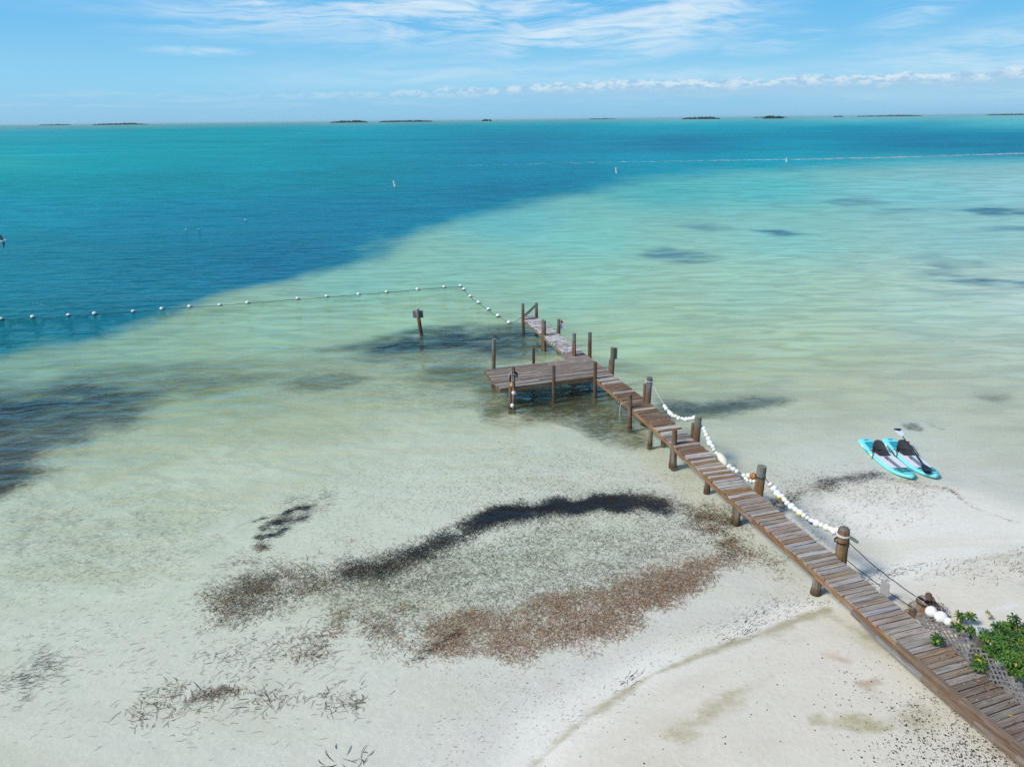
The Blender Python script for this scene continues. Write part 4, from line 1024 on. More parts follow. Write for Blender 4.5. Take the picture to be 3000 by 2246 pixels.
ISL = [(108, 206, 13000, 14, "faint thin strip of island nearest the left end of the horizon"),
       (267, 430, 9500, 17, "long flat dark island left of the long pair in the middle horizon"),
       (968, 1077, 7000, 17, "flat dark island, left of a long low pair"),
       (1110, 1268, 7500, 17, "long low dark island, right of a pair left of centre"),
       (1412, 1440, 7000, 16, "very small island alone at the middle of the horizon"),
       (1725, 1806, 17000, 18, "faint blue strip of far island right of the very small one"),
       (1998, 2109, 6200, 17, "dark island behind the tiny white boat"),
       (2206, 2308, 13000, 17, "faint blue far island showing on both sides behind a darker one"),
       (2237, 2293, 5600, 19, "tallest dark island, right of the one behind the boat"),
       (2440, 2469, 13000, 18, "tiny faint blue island between the dark one and the long far strip"),
       (2508, 2700, 14000, 20, "long faint blue strip of far island on the right"),
       (2885, 3020, 15000, 19, "faint blue far island running out at the right edge")]
for i, a in enumerate(ISL): island(*a, seed=100 + i)

# ------------------------------------------------------------------ paddle boards
AQ, AQD, TEAL, PADW, PADG = (0.22, 0.74, 0.76), (0.05, 0.50, 0.58), (0.01, 0.32, 0.40), (0.72, 0.73, 0.75), (0.20, 0.205, 0.24)
BL, BW = 3.2, 0.80
def bw(t):
    """half width of the board outline along its length, 0 tail .. 1 nose"""
    if t < 0.5: return BW / 2 * (1 - 0.36 * ((0.5 - t) / 0.5) ** 2.2) * min(1, (t / 0.02 + 0.35)) if t < 0.02 else BW / 2 * (1 - 0.36 * ((0.5 - t) / 0.5) ** 2.2)
    k = (t - 0.5) / 0.5
    return BW / 2 * max(0.0, 1 - k ** 3.2) ** 0.62 + 0.02
def rocker(t): return 0.14 * max(0, (t - 0.62) / 0.38) ** 2 + 0.03 * max(0, (0.2 - t) / 0.2) ** 2
def board_top(t, u, lift=0.0):
    return V((u, (t - 0.5) * BL, 0.145 + rocker(t) + lift))
def sheet(ts, us0, us1, col, lift, nu=6):
    mb = MB(); vs = []
    for t in ts:
        a, b_ = us0(t), us1(t)
        for j in range(nu + 1): vs.append(board_top(t, a + (b_ - a) * j / nu, lift))
    fs = [(i * (nu + 1) + j, i * (nu + 1) + j + 1, (i + 1) * (nu + 1) + j + 1, (i + 1) * (nu + 1) + j) for i in range(len(ts) - 1) for j in range(nu)]
    # skirt gives the pad its thickness
    b0 = len(vs); vs2 = vs + [v_ - Z * (lift + 0.004) for v_ in vs]
    def edge(i, j): return i * (nu + 1) + j
    per = [edge(0, j) for j in range(nu + 1)] + [edge(i, nu) for i in range(1, len(ts))] + [edge(len(ts) - 1, j) for j in range(nu - 1, -1, -1)] + [edge(i, 0) for i in range(len(ts) - 2, 0, -1)]
    for k in range(len(per)): a, b_ = per[k], per[(k + 1) % len(per)]; fs.append((b_, a, a + b0, b_ + b0))
    mb.add(vs2, fs, col, vs2); return mb
def build_board(label, tail, nose, zb):
    a, b_ = at(*tail, 0.10), at(*nose, 0.10)
    c = (a + b_) / 2; d = (b_ - a)
    root = empty('paddle_board', (c.x, c.y, zb), math.atan2(-d.x, d.y)); k = d.length / BL
    tag(root, label, "paddle board", "inflatable paddle boards on the sand")
    mb = MB(); N = 44; n = 16; vs = []
    for i in range(N + 1):
        t = i / N; w = bw(t); h = 0.145; z0 = rocker(t)
        for j in range(n):
            an = 2 * math.pi * j / n; cx, sz = math.cos(an), math.sin(an)
            x = math.copysign(abs(cx) ** 0.45, cx) * w if w > 0.08 else cx * w
            zz = math.copysign(abs(sz) ** 0.75, sz)
            vs.append((x, (t - 0.5) * BL, z0 + h / 2 + zz * h / 2))
    fs = [(i * n + j, i * n + (j + 1) % n, (i + 1) * n + (j + 1) % n, (i + 1) * n + j) for i in range(N) for j in range(n)] + [tuple(range(n))[::-1], tuple(N * n + j for j in range(n))]
    mb.add(vs, fs, AQ, vs); hull = mb.build('hull', M_PLAS, root, True)
    # side graphics: white and deep aqua patches on the rail near the tail
    ts = lambda a_, e_, m=14: [a_ + (e_ - a_) * i / m for i in range(m + 1)]
    sheet(ts(0.10, 0.27), lambda t: -bw(t) * 0.62 * (0.8 + (t - 0.1)), lambda t: bw(t) * 0.62 * (0.8 + (t - 0.1)), TEAL, 0.004).build('tail_pad', M_PLAS, root)
    sheet(ts(0.31, 0.76), lambda t: -bw(t) * 0.80, lambda t: bw(t) * 0.80, PADW, 0.005).build('deck_pad', M_PLAS, root)
    sheet(ts(0.31, 0.755), lambda t: -bw(t) * 0.20, lambda t: bw(t) * 0.20, PADG, 0.009, 2).build('centre_stripe', M_PLAS, root)
    sheet(ts(0.29, 0.38, 4), lambda t: -bw(t) * 0.79, lambda t: bw(t) * 0.79, PADG, 0.0105, 4).build('seat_patch', M_PLAS, root)
    # nose outline and bungee cord
    mb = MB(); pts = [board_top(t, -bw(t) * 0.80, 0.006) for t in ts(0.80, 0.965, 12)] + [board_top(t, bw(t) * 0.80, 0.006) for t in ts(0.965, 0.80, 12)]
    mb.tube(pts, 0.012, 6, TEAL); mb.build('nose_line', M_PLAS, root)
    mb = MB(); bt = [0.775, 0.80, 0.83, 0.86, 0.89]; pts = []
    for i, t in enumerate(bt): pts.append(board_top(t, (-1) ** i * bw(t) * 0.68, 0.014))
    pts += [board_top(0.89, bw(0.89) * -0.6, 0.014)] + [board_top(t, -(-1) ** i * bw(t) * 0.68, 0.016) for i, t in list(enumerate(bt))[::-1]] + [board_top(0.775, bw(0.775) * 0.68, 0.014)]
    mb.tube(pts, 0.008, 5, (0.01, 0.10, 0.12)); mb.build('bungee_cord', M_ROPE, root)
    for sx_ in (-1, 1):
        mb = MB(); p_ = [(0.16, 0.02), (0.20, 0.05), (0.24, 0.03)]
        mb.ball(board_top(0.17, sx_ * bw(0.17) * 0.97, -0.07), (0.012, 0.16, 0.045), (0.70, 0.74, 0.75), 10, 6); mb.ball(board_top(0.30, sx_ * bw(0.30) * 0.975, -0.07), (0.012, 0.22, 0.05), AQD, 10, 6); mb.ball(board_top(0.40, sx_ * bw(0.4) * 0.98, -0.07), (0.012, 0.10, 0.045), (0.70, 0.74, 0.75), 10, 6); mb.build('side_graphic', M_PLAS, root, True)
    mb = MB(); mb.tube([board_top(0.53, 0.10, 0.02), board_top(0.54, 0.10, 0.05), board_top(0.56, 0.10, 0.05), board_top(0.57, 0.10, 0.02)], 0.014, 6, (0.02, 0.02, 0.02)); mb.tube([board_top(0.05, -0.08, 0.01), board_top(0.06, 0.0, 0.02), board_top(0.05, 0.08, 0.01)], 0.012, 6, (0.02, 0.04, 0.05)); mb.build('carry_handle', M_CLOTH, root)
    # clip-on seat: cushion, curved backrest, straps
    mb = MB(); vs = []
    M_, K_ = 8, 10
    for i in range(M_ + 1):
        for j in range(K_ + 1):
            v, u = i / M_, j / K_ * 2 - 1
            y = 0.40 * v; wv_ = 0.25 * (1 - 0.16 * v ** 2)
            edge_ = min(1, (1 - abs(u)) * 5, v * 5 + .5, (1 - v) * 5)
            vs.append(board_top(0.345, u * wv_, 0.02 + 0.055 * max(0, edge_) ** 0.5 - 0.02 * math.cos(u * 2.6)) + V((0, y, 0)))
    fs = [(i * (K_ + 1) + j, i * (K_ + 1) + j + 1, (i + 1) * (K_ + 1) + j + 1, (i + 1) * (K_ + 1) + j) for i in range(M_) for j in range(K_)]
    mb.add(vs, fs, (0.035, 0.035, 0.04), vs); seat = mb.build('seat', M_CLOTH, root, True)
    mb = MB(); vs = []
    for layer, off_ in ((0, 0.0), (1, 0.05)):
        for i in range(9):
            for j in range(13):
                v, u = i / 8, j / 12 * 2 - 1
                hgt = 0.33 * (1 - 0.55 * abs(u) ** 2.4); z = 0.03 + v * hgt
                x = math.sin(u * 1.35) * 0.275 * (1 - 0.16 * v); y = 0.16 * (1 - math.cos(u * 1.35)) * 1.1 - 0.16 * v - off_ * math.cos(u)
                x *= 1 + off_ * 0.5
                vs.append(board_top(0.335, x, z) + V((0, y, 0)))
    fs = []
    for l_ in range(2):
        b0 = l_ * 117
        for i in range(8):
            for j in range(12):
                q_ = (b0 + i * 13 + j, b0 + i * 13 + j + 1, b0 + (i + 1) * 13 + j + 1, b0 + (i + 1) * 13 + j); fs.append(q_ if l_ else q_[::-1])
    per = [j for j in range(13)] + [i * 13 + 12 for i in range(1, 9)] + [8 * 13 + j for j in range(11, -1, -1)] + [i * 13 for i in range(7, 0, -1)]
    for q_ in range(len(per)): a_, e_ = per[q_], per[(q_ + 1) % len(per)]; fs.append((a_, e_, e_ + 117, a_ + 117))
    mb.add(vs, fs, (0.06, 0.06, 0.065), vs); bk = mb.build('backrest', M_CLOTH, seat, True)
    mb = MB()
    for sx_ in (-1, 1):
        mb.tube([board_top(0.34, sx_ * 0.27, 0.22), board_top(0.40, sx_ * 0.36, 0.10), board_top(0.44, sx_ * 0.40, 0.0), board_top(0.445, sx_ * 0.43, -0.13)], 0.014, 6, (0.02, 0.02, 0.02))
    mb.build('strap', M_CLOTH, seat)
    root.scale = (k, k, k)
    return root, k
zb1 = terr1(at(2600, 1340).x, at(2600, 1340).y) + 0.005
b1, k1 = build_board("aqua and white paddle board with a black seat and nothing lying on it", (2531, 1281), (2673, 1399), zb1)
b2, k2 = build_board("aqua and white paddle board with a black seat and two paddles lying along it", (2602, 1280), (2743, 1397), zb1)
def blade(mb, c, ax, sd, L, Wd, col, thick=0.02):
    nrm = ax.cross(sd).normalized(); st = [(0, .16), (.12, .45), (.35, .85), (.65, 1.0), (.88, .92), (1, .60)]
    vs = []
    for f, w in st:
        for s1 in (-1, 1):
            for s2 in (-1, 1): vs.append(c + ax * L * f + sd * (Wd / 2 * w * s1) + nrm * (thick / 2 * s2 * (1.2 - 0.8 * f)))
    fs = []
    for i in range(len(st) - 1):
        a = i * 4; b_ = a + 4
        fs += [(a, a + 2, b_ + 2, b_), (a + 1, b_ + 1, b_ + 3, a + 3), (a, b_, b_ + 1, a + 1), (a + 2, a + 3, b_ + 3, b_ + 2)]
    fs += [(0, 1, 3, 2), tuple(len(st) * 4 - 4 + q for q in (0, 2, 3, 1))]
    mb.add(vs, fs, col, vs)
def paddle(label, A, B, blades):
    """shaft from A to B; blades: list of (end 0/1, colour, tip colour)"""
    root = empty('paddle', A); tag(root, label, "paddle", "paddles lying on the right hand board")
    ax = (B - A).normalized(); sd = ax.cross(Z).normalized(); O = V(A)
    mb = MB(); mb.tube([V((0, 0, 0)), (B - A) * 0.5, B - A], 0.017, 8, (0.025, 0.03, 0.045)); mb.build('shaft', M_PLAS, root)
    for e_, c_, tip in blades:
        o_ = V((0, 0, 0)) if e_ == 0 else (B - A); dr = -ax if e_ == 0 else ax
        mb = MB(); blade(mb, o_, dr, sd, 0.44, 0.25, c_); bl_ = mb.build('blade', M_PLAS, root)
        if tip:
            mb = MB(); blade(mb, o_ + dr * 0.30, dr, sd, 0.15, 0.262, tip, 0.028); mb.build('blade_tip', M_PLAS, bl_)
    if len(blades) == 1:
        o_ = V((0, 0, 0)) if blades[0][0] == 1 else (B - A)
        mb = MB(); mb.tube([o_ - sd * 0.06, o_, o_ + sd * 0.06], 0.02, 8, (0.02, 0.02, 0.02)); mb.build('grip', M_PLAS, root)
Zb = lambda x, y: (2450 + x / 5.53, 1200 + y / 5.53)
paddle("paddle with a white blade tipped in black, sticking out past the tail of the board", at(*Zb(1075, 430), 0.62), at(*Zb(1395, 885), 0.30), [(0, (0.62, 0.68, 0.72), (0.015, 0.02, 0.05)), (1, (0.012, 0.016, 0.035), None)])
paddle("slim paddle with one dark blade lying by the bow cords of the board", at(*Zb(1160, 520), 0.44), at(*Zb(1412, 880), 0.34), [(1, (0.012, 0.016, 0.035), None)])

# ------------------------------------------------------------------ shore end: stump, cables, panel, lattice, shrubs
st_b = at(2705, 1800, 0.18); tz = up(st_b, 1738)
root = empty('driftwood_stump', st_b); tag(root, "ragged old stump heaped with dry weed where the dark cables end", "stump")
mb = MB(); pts, rr, cc = [], [], []
for i in range(9):
    f = i / 8; pts.append(V((0.02 * math.sin(i * 2), 0.02 * math.cos(i * 3), -0.2 + (tz - st_b.z + 0.2) * f))); rr.append((0.24 - 0.19 * f ** 1.5) * random.uniform(0.8, 1.2)); cc.append(jit((0.17, 0.115, 0.075), 0.25))
mb.tube(pts, rr, 10, cols=cc); mb.build('trunk', M_WOOD, root)
mb = MB(); vs = []
for i in range(8):
    for j in range(14):
        f = i / 7; a = 6.2832 * j / 14; r_ = (0.40 * (1 - f) ** 0.8 + 0.05) * random.uniform(0.78, 1.2)
        vs.append((math.cos(a) * r_ + 0.08 * (1 - f), math.sin(a) * r_, (tz - st_b.z) * 0.97 * f * random.uniform(0.93, 1.05) - 0.03))
fs = [(i * 14 + j, i * 14 + (j + 1) % 14, (i + 1) * 14 + (j + 1) % 14, (i + 1) * 14 + j) for i in range(7) for j in range(14)]
for q_ in fs: mb.add([vs[w_] for w_ in q_], [(0, 1, 2, 3)], jit(random.choice([(0.19, 0.12, 0.075), (0.27, 0.23, 0.18), (0.10, 0.065, 0.045), (0.33, 0.29, 0.25)]), 0.2), [vs[w_] for w_ in q_])
mb.build('rotten_wood', M_WOOD, root)
mb = MB()
for i in range(150):
    a = random.uniform(0, 6.28); r_ = random.uniform(0.08, 0.42); h0 = max(0.02, (tz - st_b.z) * (1.0 - r_ * 1.6) * random.uniform(0.2, 1.0))
    c = V((math.cos(a) * r_ + 0.12, math.sin(a) * r_ - 0.02, h0)); d_ = V((random.uniform(-1, 1), random.uniform(-1, 1), random.uniform(-0.7, 0.5))).normalized() * random.uniform(0.03, 0.09)
    mb.tube([c - d_, c + V((0, 0, 0.02)), c + d_], [0.004, 0.010, 0.004], 4, jit(random.choice([(0.16, 0.09, 0.055), (0.30, 0.26, 0.21), (0.08, 0.05, 0.04), (0.38, 0.35, 0.30)]), 0.25))
mb.build('weed_heap', M_WEED, root, False)
mb = MB()
for i in range(26):
    c = V((random.uniform(-.14, .06), random.uniform(-.16, -.04), tz - st_b.z - 0.14 + random.uniform(-.07, .05))); d_ = V((random.uniform(-1, 1), random.uniform(-1, 1), random.uniform(-1, .4))).normalized() * random.uniform(0.06, 0.17)
    mb.tube([c, c + d_ * 0.5 + V((0, 0, .02)), c + d_], 0.012, 5, (0.012, 0.012, 0.018))
mb.build('cord_knot', M_ROPE, root)
top_s = st_b + V((-0.05, -0.05, tz - st_b.z - 0.12))
def cable(name, a, b_, sag, r, col, label, grp=None):
    mb = MB(); pts = rope_pts(a, b_, sag, 16)
    for q_ in pts[2:-2]: q_ += V((0, 0, random.uniform(-.012, .012)))
    mb.tube(pts, r, 5, col); return tag(mb.build(name, M_ROPE, None, False, V(a)), label, "cable", grp)
cA = PIL['w4_r'] + V((0.13, -0.02, -0.32)); cB = PIL['w4_r'] + V((0.12, -0.03, -0.80))
e1 = at_plane(2684, 1747, st_b, V((0, -1, 0))); e2 = at_plane(2680, 1783, st_b, V((0, -1, 0)))
cable('dark_cable', cA, e1, 0.07, 0.011, (0.03, 0.028, 0.03), "upper dark cable from the domed post to the stump", "cables beside the shore end")
cable('dark_cable', cB, e2, 0.05, 0.011, (0.03, 0.028, 0.03), "lower dark cable from the domed post to the stump", "cables beside the shore end")
cable('thin_line', PIL['w4_r'] + V((0.14, 0, -0.06)), at(2800, 1840, 0.5), 0.10, 0.0045, (0.55, 0.55, 0.55), "thin pale line from the top of the domed post running over the sand")
# grey panel hung on the cables
nP = V((e1.y - cA.y, -(e1.x - cA.x), 0)).normalized()
pc = [at_plane(2350 + x / 4.14, 1440 + y / 4.14, cA, nP) for x, y in ((965, 1060), (1065, 1125), (1045, 1280), (940, 1205))]
nrm = (pc[1] - pc[0]).cross(pc[3] - pc[0]).normalized() * 0.006
mb = MB(); vs = [p_ + nrm for p_ in pc] + [p_ - nrm for p_ in pc]; mb.add(vs, [(0, 1, 2, 3), (7, 6, 5, 4), (0, 4, 5, 1), (1, 5, 6, 2), (2, 6, 7, 3), (3, 7, 4, 0)], (0.36, 0.35, 0.35), vs)
tag(mb.build('sign_panel', M_METAL, None, False, pc[0]), "blank grey panel hung between the two dark cables", "sign")
q = PIL['w4_r']; pcs = [at_plane(2350 + x / 4.14, 1440 + y / 4.14, q + V((0.12, -0.03, 0)), V((-0.5, -1, 0)).normalized()) for x, y in ((533, 590), (578, 578), (572, 682), (540, 655))]
mb = MB(); n2_ = V((-0.5, -1, 0)).normalized() * 0.006; vs = [p_ + n2_ for p_ in pcs] + [p_ - n2_ for p_ in pcs]; mb.add(vs, [(0, 1, 2, 3), (7, 6, 5, 4), (0, 4, 5, 1), (1, 5, 6, 2), (2, 6, 7, 3), (3, 7, 4, 0)], (0.22, 0.22, 0.23), vs)
tag(mb.build('small_plate', M_METAL, None, False, pcs[0]), "small dark grey plate on the side of the domed post", "plate")
a_ = q + V((0.12, 0.0, -0.18)); b_ = at_plane(2514, 1588, q + V((0.1, 0.1, 0)), V((0, -1, 0))); mb = MB(); ax = (b_ - a_) / 2; mb.box((a_ + b_) / 2, ax, V((0, 0.025, 0)), ax.normalized().cross(V((0, 1, 0))) * 0.04, (0.62, 0.60, 0.33))
tag(mb.build('yellow_stick', M_FOAM, None, False, a_), "pale yellow foam stick jutting from the domed post", "stick")
# big white floats by the stump
for i, (x, y, r, l_) in enumerate(((2728, 1791, 15.5, "big white float against the stump, uppermost of three"), (2757, 1808, 17, "biggest white float in the middle of three beside the lattice"), (2779, 1821, 11.5, "smallest of three white floats lying beside the lattice"))):
    p = at(x, y, 0.55); rm = 0.86 * r * (p - V((0, 0, CAMH))).length / FOC
    mb = MB(); mb.ball((0, 0, 0), (rm, rm * 0.95, rm * 1.05), WHT, 18, 12, None, 0.008, lambda d_: WHT if d_.z > -0.45 else CREAM); o = mb.build('white_float', M_FOAM, None, True); o.location = p
    tag(o, l_, "float", "big white floats by the stump")
# lattice panels along the right edge of the shore end
s0_, s1_ = s_of((7.95, 11.15)) - 0.55, LL[-1]
root = empty('lattice_fence', deck_pt(s0_, WID + 0.05)); O = deck_pt(s0_, WID + 0.05); tag(root, "sagging grey lattice fence along the right edge of the shore end of the pier", "fence")
LH = 0.62; Lf = s1_ - s0_
def lat(sv, h):
    h = h * (0.80 if sv > 1.6 else 0.70 + 0.0625 * max(sv, 0))
    lean = 0.16 * h + 0.05 * math.sin(sv * 2.1); sag = 0.06 * math.sin(sv * 1.7) * h
    return deck_pt(s0_ + min(max(sv, 0), Lf), WID + 0.06 + lean, DECK - 0.12 + h * (0.62 + 0.32 * min(1, sv / 0.8)) + sag) - O
def strips(slope, off, col):
    mb = MB(); x = -LH
    while x < Lf:
        pts = []
        for k in range(7):
            h = LH * k / 6; sv = x + (h if slope > 0 else LH - h) * 1.05
            if 0 <= sv <= Lf: pts.append(lat(sv, h))
        for a_, b_ in zip(pts[:-1], pts[1:]):
            ax = (b_ - a_) / 2; d_ = dir_at(s0_ + 1); nn = V((-d_.y, d_.x, 0)); sd = ax.cross(nn).normalized()
            mb.box((a_ + b_) / 2 + nn * off, ax, sd * 0.0155, nn * 0.004, jit(col, 0.10))
        x += 0.150
    return mb
def lat_build(mb, nm): o = mb.build(nm, M_WOOD, root); return o
lat_build(strips(1, 0.006, (0.27, 0.255, 0.25)), 'slats'); lat_build(strips(-1, -0.006, (0.23, 0.215, 0.21)), 'slats')
# square post with a pale rim
pb = at(2872, 1885, 0.75); root = empty('square_post', pb); tag(root, "short greenish square post with a white rimmed cap among the shrubs", "post")
zt = up(pb, 1850); h = zt - pb.z
mb = MB(); ex, ey = V((0.105, -0.05, 0)), V((0.05, 0.105, 0)); mb.box((0, 0, h / 2 - 0.45), Z * (h / 2 + 0.45), ex, ey, (0.15, 0.17, 0.13)); mb.build('shaft', M_WOOD, root)
mb = MB()
for sx_, a1, a2 in ((1, ex, ey), (-1, ex, ey), (1, ey, ex), (-1, ey, ex)): mb.box(a1 * sx_ * 1.08 + Z * (h - 0.0), Z * 0.028, a1 * 0.10, a2 * 1.2, (0.62, 0.65, 0.62))
mb.build('rim', M_PLAS, root)
mb = MB(); mb.box((0, 0, h + 0.012), ex * 0.94, ey * 0.94, Z * 0.012, (0.26, 0.30, 0.27)); mb.build('cap', M_PLAS, root)
# shrubs: rosettes of fleshy leaves on bent stems
LEAFC = [(0.035, 0.10, 0.010), (0.055, 0.14, 0.014), (0.085, 0.19, 0.018), (0.025, 0.075, 0.010), (0.13, 0.20, 0.018)]
def rosette(mb, c, axis, n, L, yellow=0.04):
    axis = axis.normalized(); u = axis.cross(V((0.3, 0.9, 0.1))).normalized(); w = axis.cross(u)
    tone = random.choice(LEAFC)
    for i in range(n):
        a = i * 2.399 + random.uniform(-.2, .2); up_ = 1.1 - 1.25 * (i / n) + random.uniform(-.15, .15)
        d_ = (u * math.cos(a) + w * math.sin(a)); l_ = L * random.uniform(0.75, 1.15); wd = l_ * random.uniform(0.28, 0.36)
        cc = jit(random.choice([tone, tone, random.choice(LEAFC)]), 0.25)
        if random.random() < yellow: cc = jit((0.55, 0.42, 0.03), 0.15)
        sdv = d_.cross(axis).normalized(); vs = []
        for f, ww, dr in ((0, .18, 0), (.35, .62, .06), (.7, 1.0, .03), (.92, .72, -.10), (1.0, .15, -.16)):
            m_ = c + d_ * (l_ * f * 0.9) + axis * (l_ * (f * up_ * 0.8 + dr * 1.4 - 0.35 * f * f * (1 - up_ * 0.3)))
            vs += [m_ - sdv * wd / 2 * ww + axis * 0.08 * wd * ww, m_ - axis * 0.06 * wd * ww, m_ + sdv * wd / 2 * ww + axis * 0.08 * wd * ww]
        fs = []
        for k in range(4):
            b0 = k * 3; fs += [(b0, b0 + 1, b0 + 4, b0 + 3), (b0 + 1, b0 + 2, b0 + 5, b0 + 4)]
        mb.add(vs, fs, cc, vs)
def shrub(label, base, spots, L, name='beach_shrub', grp="green shrubs by the shore end", yellow=0.04, n=16):
    root = empty(name, base); tag(root, label, "shrub", grp); O = V(base)
    lf, sm = MB(), MB()
    for p_ in spots:
        c = p_ - O; out_ = V((c.x, c.y, 0)); axis = Z + out_ * 0.35 + V((random.uniform(-.5, .3), random.uniform(-.6, .2), 0))
        rosette(lf, c, axis, random.randint(n - 4, n + 4), L * random.uniform(0.8, 1.15), yellow)
        k_ = V((c.x * 0.35 + random.uniform(-.08, .08), c.y * 0.35 + random.uniform(-.08, .08), c.z * 0.55))
        sm.tube([V((random.uniform(-.05, .05), random.uniform(-.05, .05), -0.15)), k_, c], [0.016, 0.012, 0.007], 6, jit((0.28, 0.19, 0.10), 0.2))
    lf.build('foliage', M_LEAF, root); sm.build('stems', M_WOOD, root)
    return root
Zs = lambda x, y: (2650 + x / 6.32, 1700 + y / 6.32)
def sp(lst, z): return [at(*Zs(x, y), zz) for x, y, zz in [(q[0], q[1], q[2] if len(q) > 2 else z) for q in lst]]
big_spots = sp([(1720, 870), (1800, 800), (1900, 840), (2010, 790), (2020, 690, 1.5), (2140, 880), (2200, 960), (1650, 980), (1760, 980), (1850, 960), (1960, 980), (2080, 1000), (2180, 1060), (1620, 1080), (1720, 1090), (1830, 1080), (1950, 1100), (2100, 1120), (2190, 1180), (1850, 1180), (1980, 1220), (2100, 1240), (2200, 1300), (1850, 1340), (1940, 1360), (2050, 1400), (2150, 1420), (1950, 1480), (2080, 1500), (2190, 1500), (2260, 1400), (2300, 1200), (2320, 1000), (2330, 1560), (2440, 1100), (2440, 1400), (2500, 1250), (2380, 1650), (2560, 1500), (2100, 1330), (1780, 1180), (2230, 860), (2350, 860)], 1.28)
more_sp = []
BX = at(2900, 1900, 1.28).x
for p_ in big_spots:
    for k in range(2): more_sp.append(p_ + V((random.uniform(-.12, .16), random.uniform(-.1, .2), random.uniform(-.28, -0.06))))
shrub("large dark green leafy shrub crowding the right edge beside the lattice fence", at(2980, 1960, 0.45), [q_ for q_ in big_spots if q_.x > BX] + [q_ for q_ in more_sp if q_.x > BX], 0.12, yellow=0.015, n=17)
fore = sp([(1440, 1300), (1500, 1260), (1560, 1300), (1330, 1450), (1400, 1420), (1340, 1530), (1450, 1520), (1300, 1580), (1420, 1590), (1540, 1500), (1500, 1340)], 1.05)
shrub("small bright green sprig with a few yellow leaves hanging over the lattice", at(2885, 1935, 0.6), fore, 0.115, yellow=0.06)
shrub("lone yellowish green rosette poking over the lattice onto the deck", at(2752, 1872, 0.7), sp([(600, 1060), (640, 1110), (580, 1110)], 1.0), 0.115, yellow=0.03)
shrub("low yellowish green plant on the sand behind the three white floats", at(2815, 1820, 0.25), sp([(1000, 610), (1060, 660), (1180, 640), (1240, 650), (1010, 680)], 0.55), 0.12, yellow=0.10)
shrub("low green plant hugging the top of the lattice beside the smallest white float", at(2808, 1842, 0.4), sp([(930, 820), (990, 850), (1050, 850), (920, 890), (1010, 900)], 0.75), 0.11, yellow=0.12)
shrub("small dark green plant in front of the square post", at(2848, 1855, 0.4), sp([(1210, 930), (1270, 960), (1240, 900)], 0.75), 0.11, yellow=0.0)
shrub("tiny lone seedling on the pale sand strip at the right", at(2893, 1808, 0.3), sp([(1540, 590)], 0.5), 0.08, yellow=0.3)
# dead leaves under the shrubs and litter on the deck
def litter(name, pts, colset, L, label, cat):
    mb = MB()
    for p_ in pts:
        a = random.uniform(0, 6.28); u = V((math.cos(a), math.sin(a), random.uniform(-.2, .2))) * L * random.uniform(.6, 1.2) / 2; w = V((-math.sin(a), math.cos(a), random.uniform(-.3, .3))) * L * random.uniform(.1, .25)
        mb.add([p_ - u, p_ - w + Z * .01, p_ + u, p_ + w + Z * .012], [(0, 1, 2, 3)], jit(random.choice(colset), 0.2), [(0, 0, 0)] * 4)
    return tag(mb.build(name, M_WEED), label, cat, kind='stuff')
pts = []
for i in range(900):
    s_ = random.uniform(s_of((7.6, 12.1)), LL[-1]); p_ = deck_pt(s_, WID + abs(random.gauss(0.1, 0.55)) + 0.02); p_.z = terr1(p_.x, p_.y) + random.uniform(0.004, 0.03); pts.append(p_)
litter('leaf_litter', pts, [(0.14, 0.085, 0.05), (0.24, 0.18, 0.12), (0.07, 0.045, 0.03), (0.40, 0.34, 0.26)], 0.10, "brown dead leaves and twigs under the shrubs and lattice", "leaf litter")
pts = []
for i in range(260):
    s_ = random.uniform(s_of((8.05, 10.7)), LL[-1]); p_ = deck_pt(s_, WID - abs(random.gauss(0, 0.30)), DECK + 0.012 + random.uniform(0, 0.004)); 
    if (V((p_.x, p_.y)) - left_at(s_)).length < WID: pts.append(p_)
litter('deck_litter', pts, [(0.10, 0.055, 0.035), (0.20, 0.13, 0.07), (0.30, 0.22, 0.12)], 0.06, "scraps of brown leaf scattered on the shore end of the deck", "leaf litter")
p_ = at(2963, 2097, DECK + 0.02); mb = MB(); mb.add([p_ + V((-.06, .02, 0)), p_ + V((0, -.015, .01)), p_ + V((.07, -.03, .0)), p_ + V((0, .02, .012))], [(0, 1, 2, 3)], (0.58, 0.36, 0.03), [(0, 0, 0)] * 4)
tag(mb.build('fallen_leaf', M_LEAF, None, False, p_), "single yellow fallen leaf on the deck planks", "leaf")

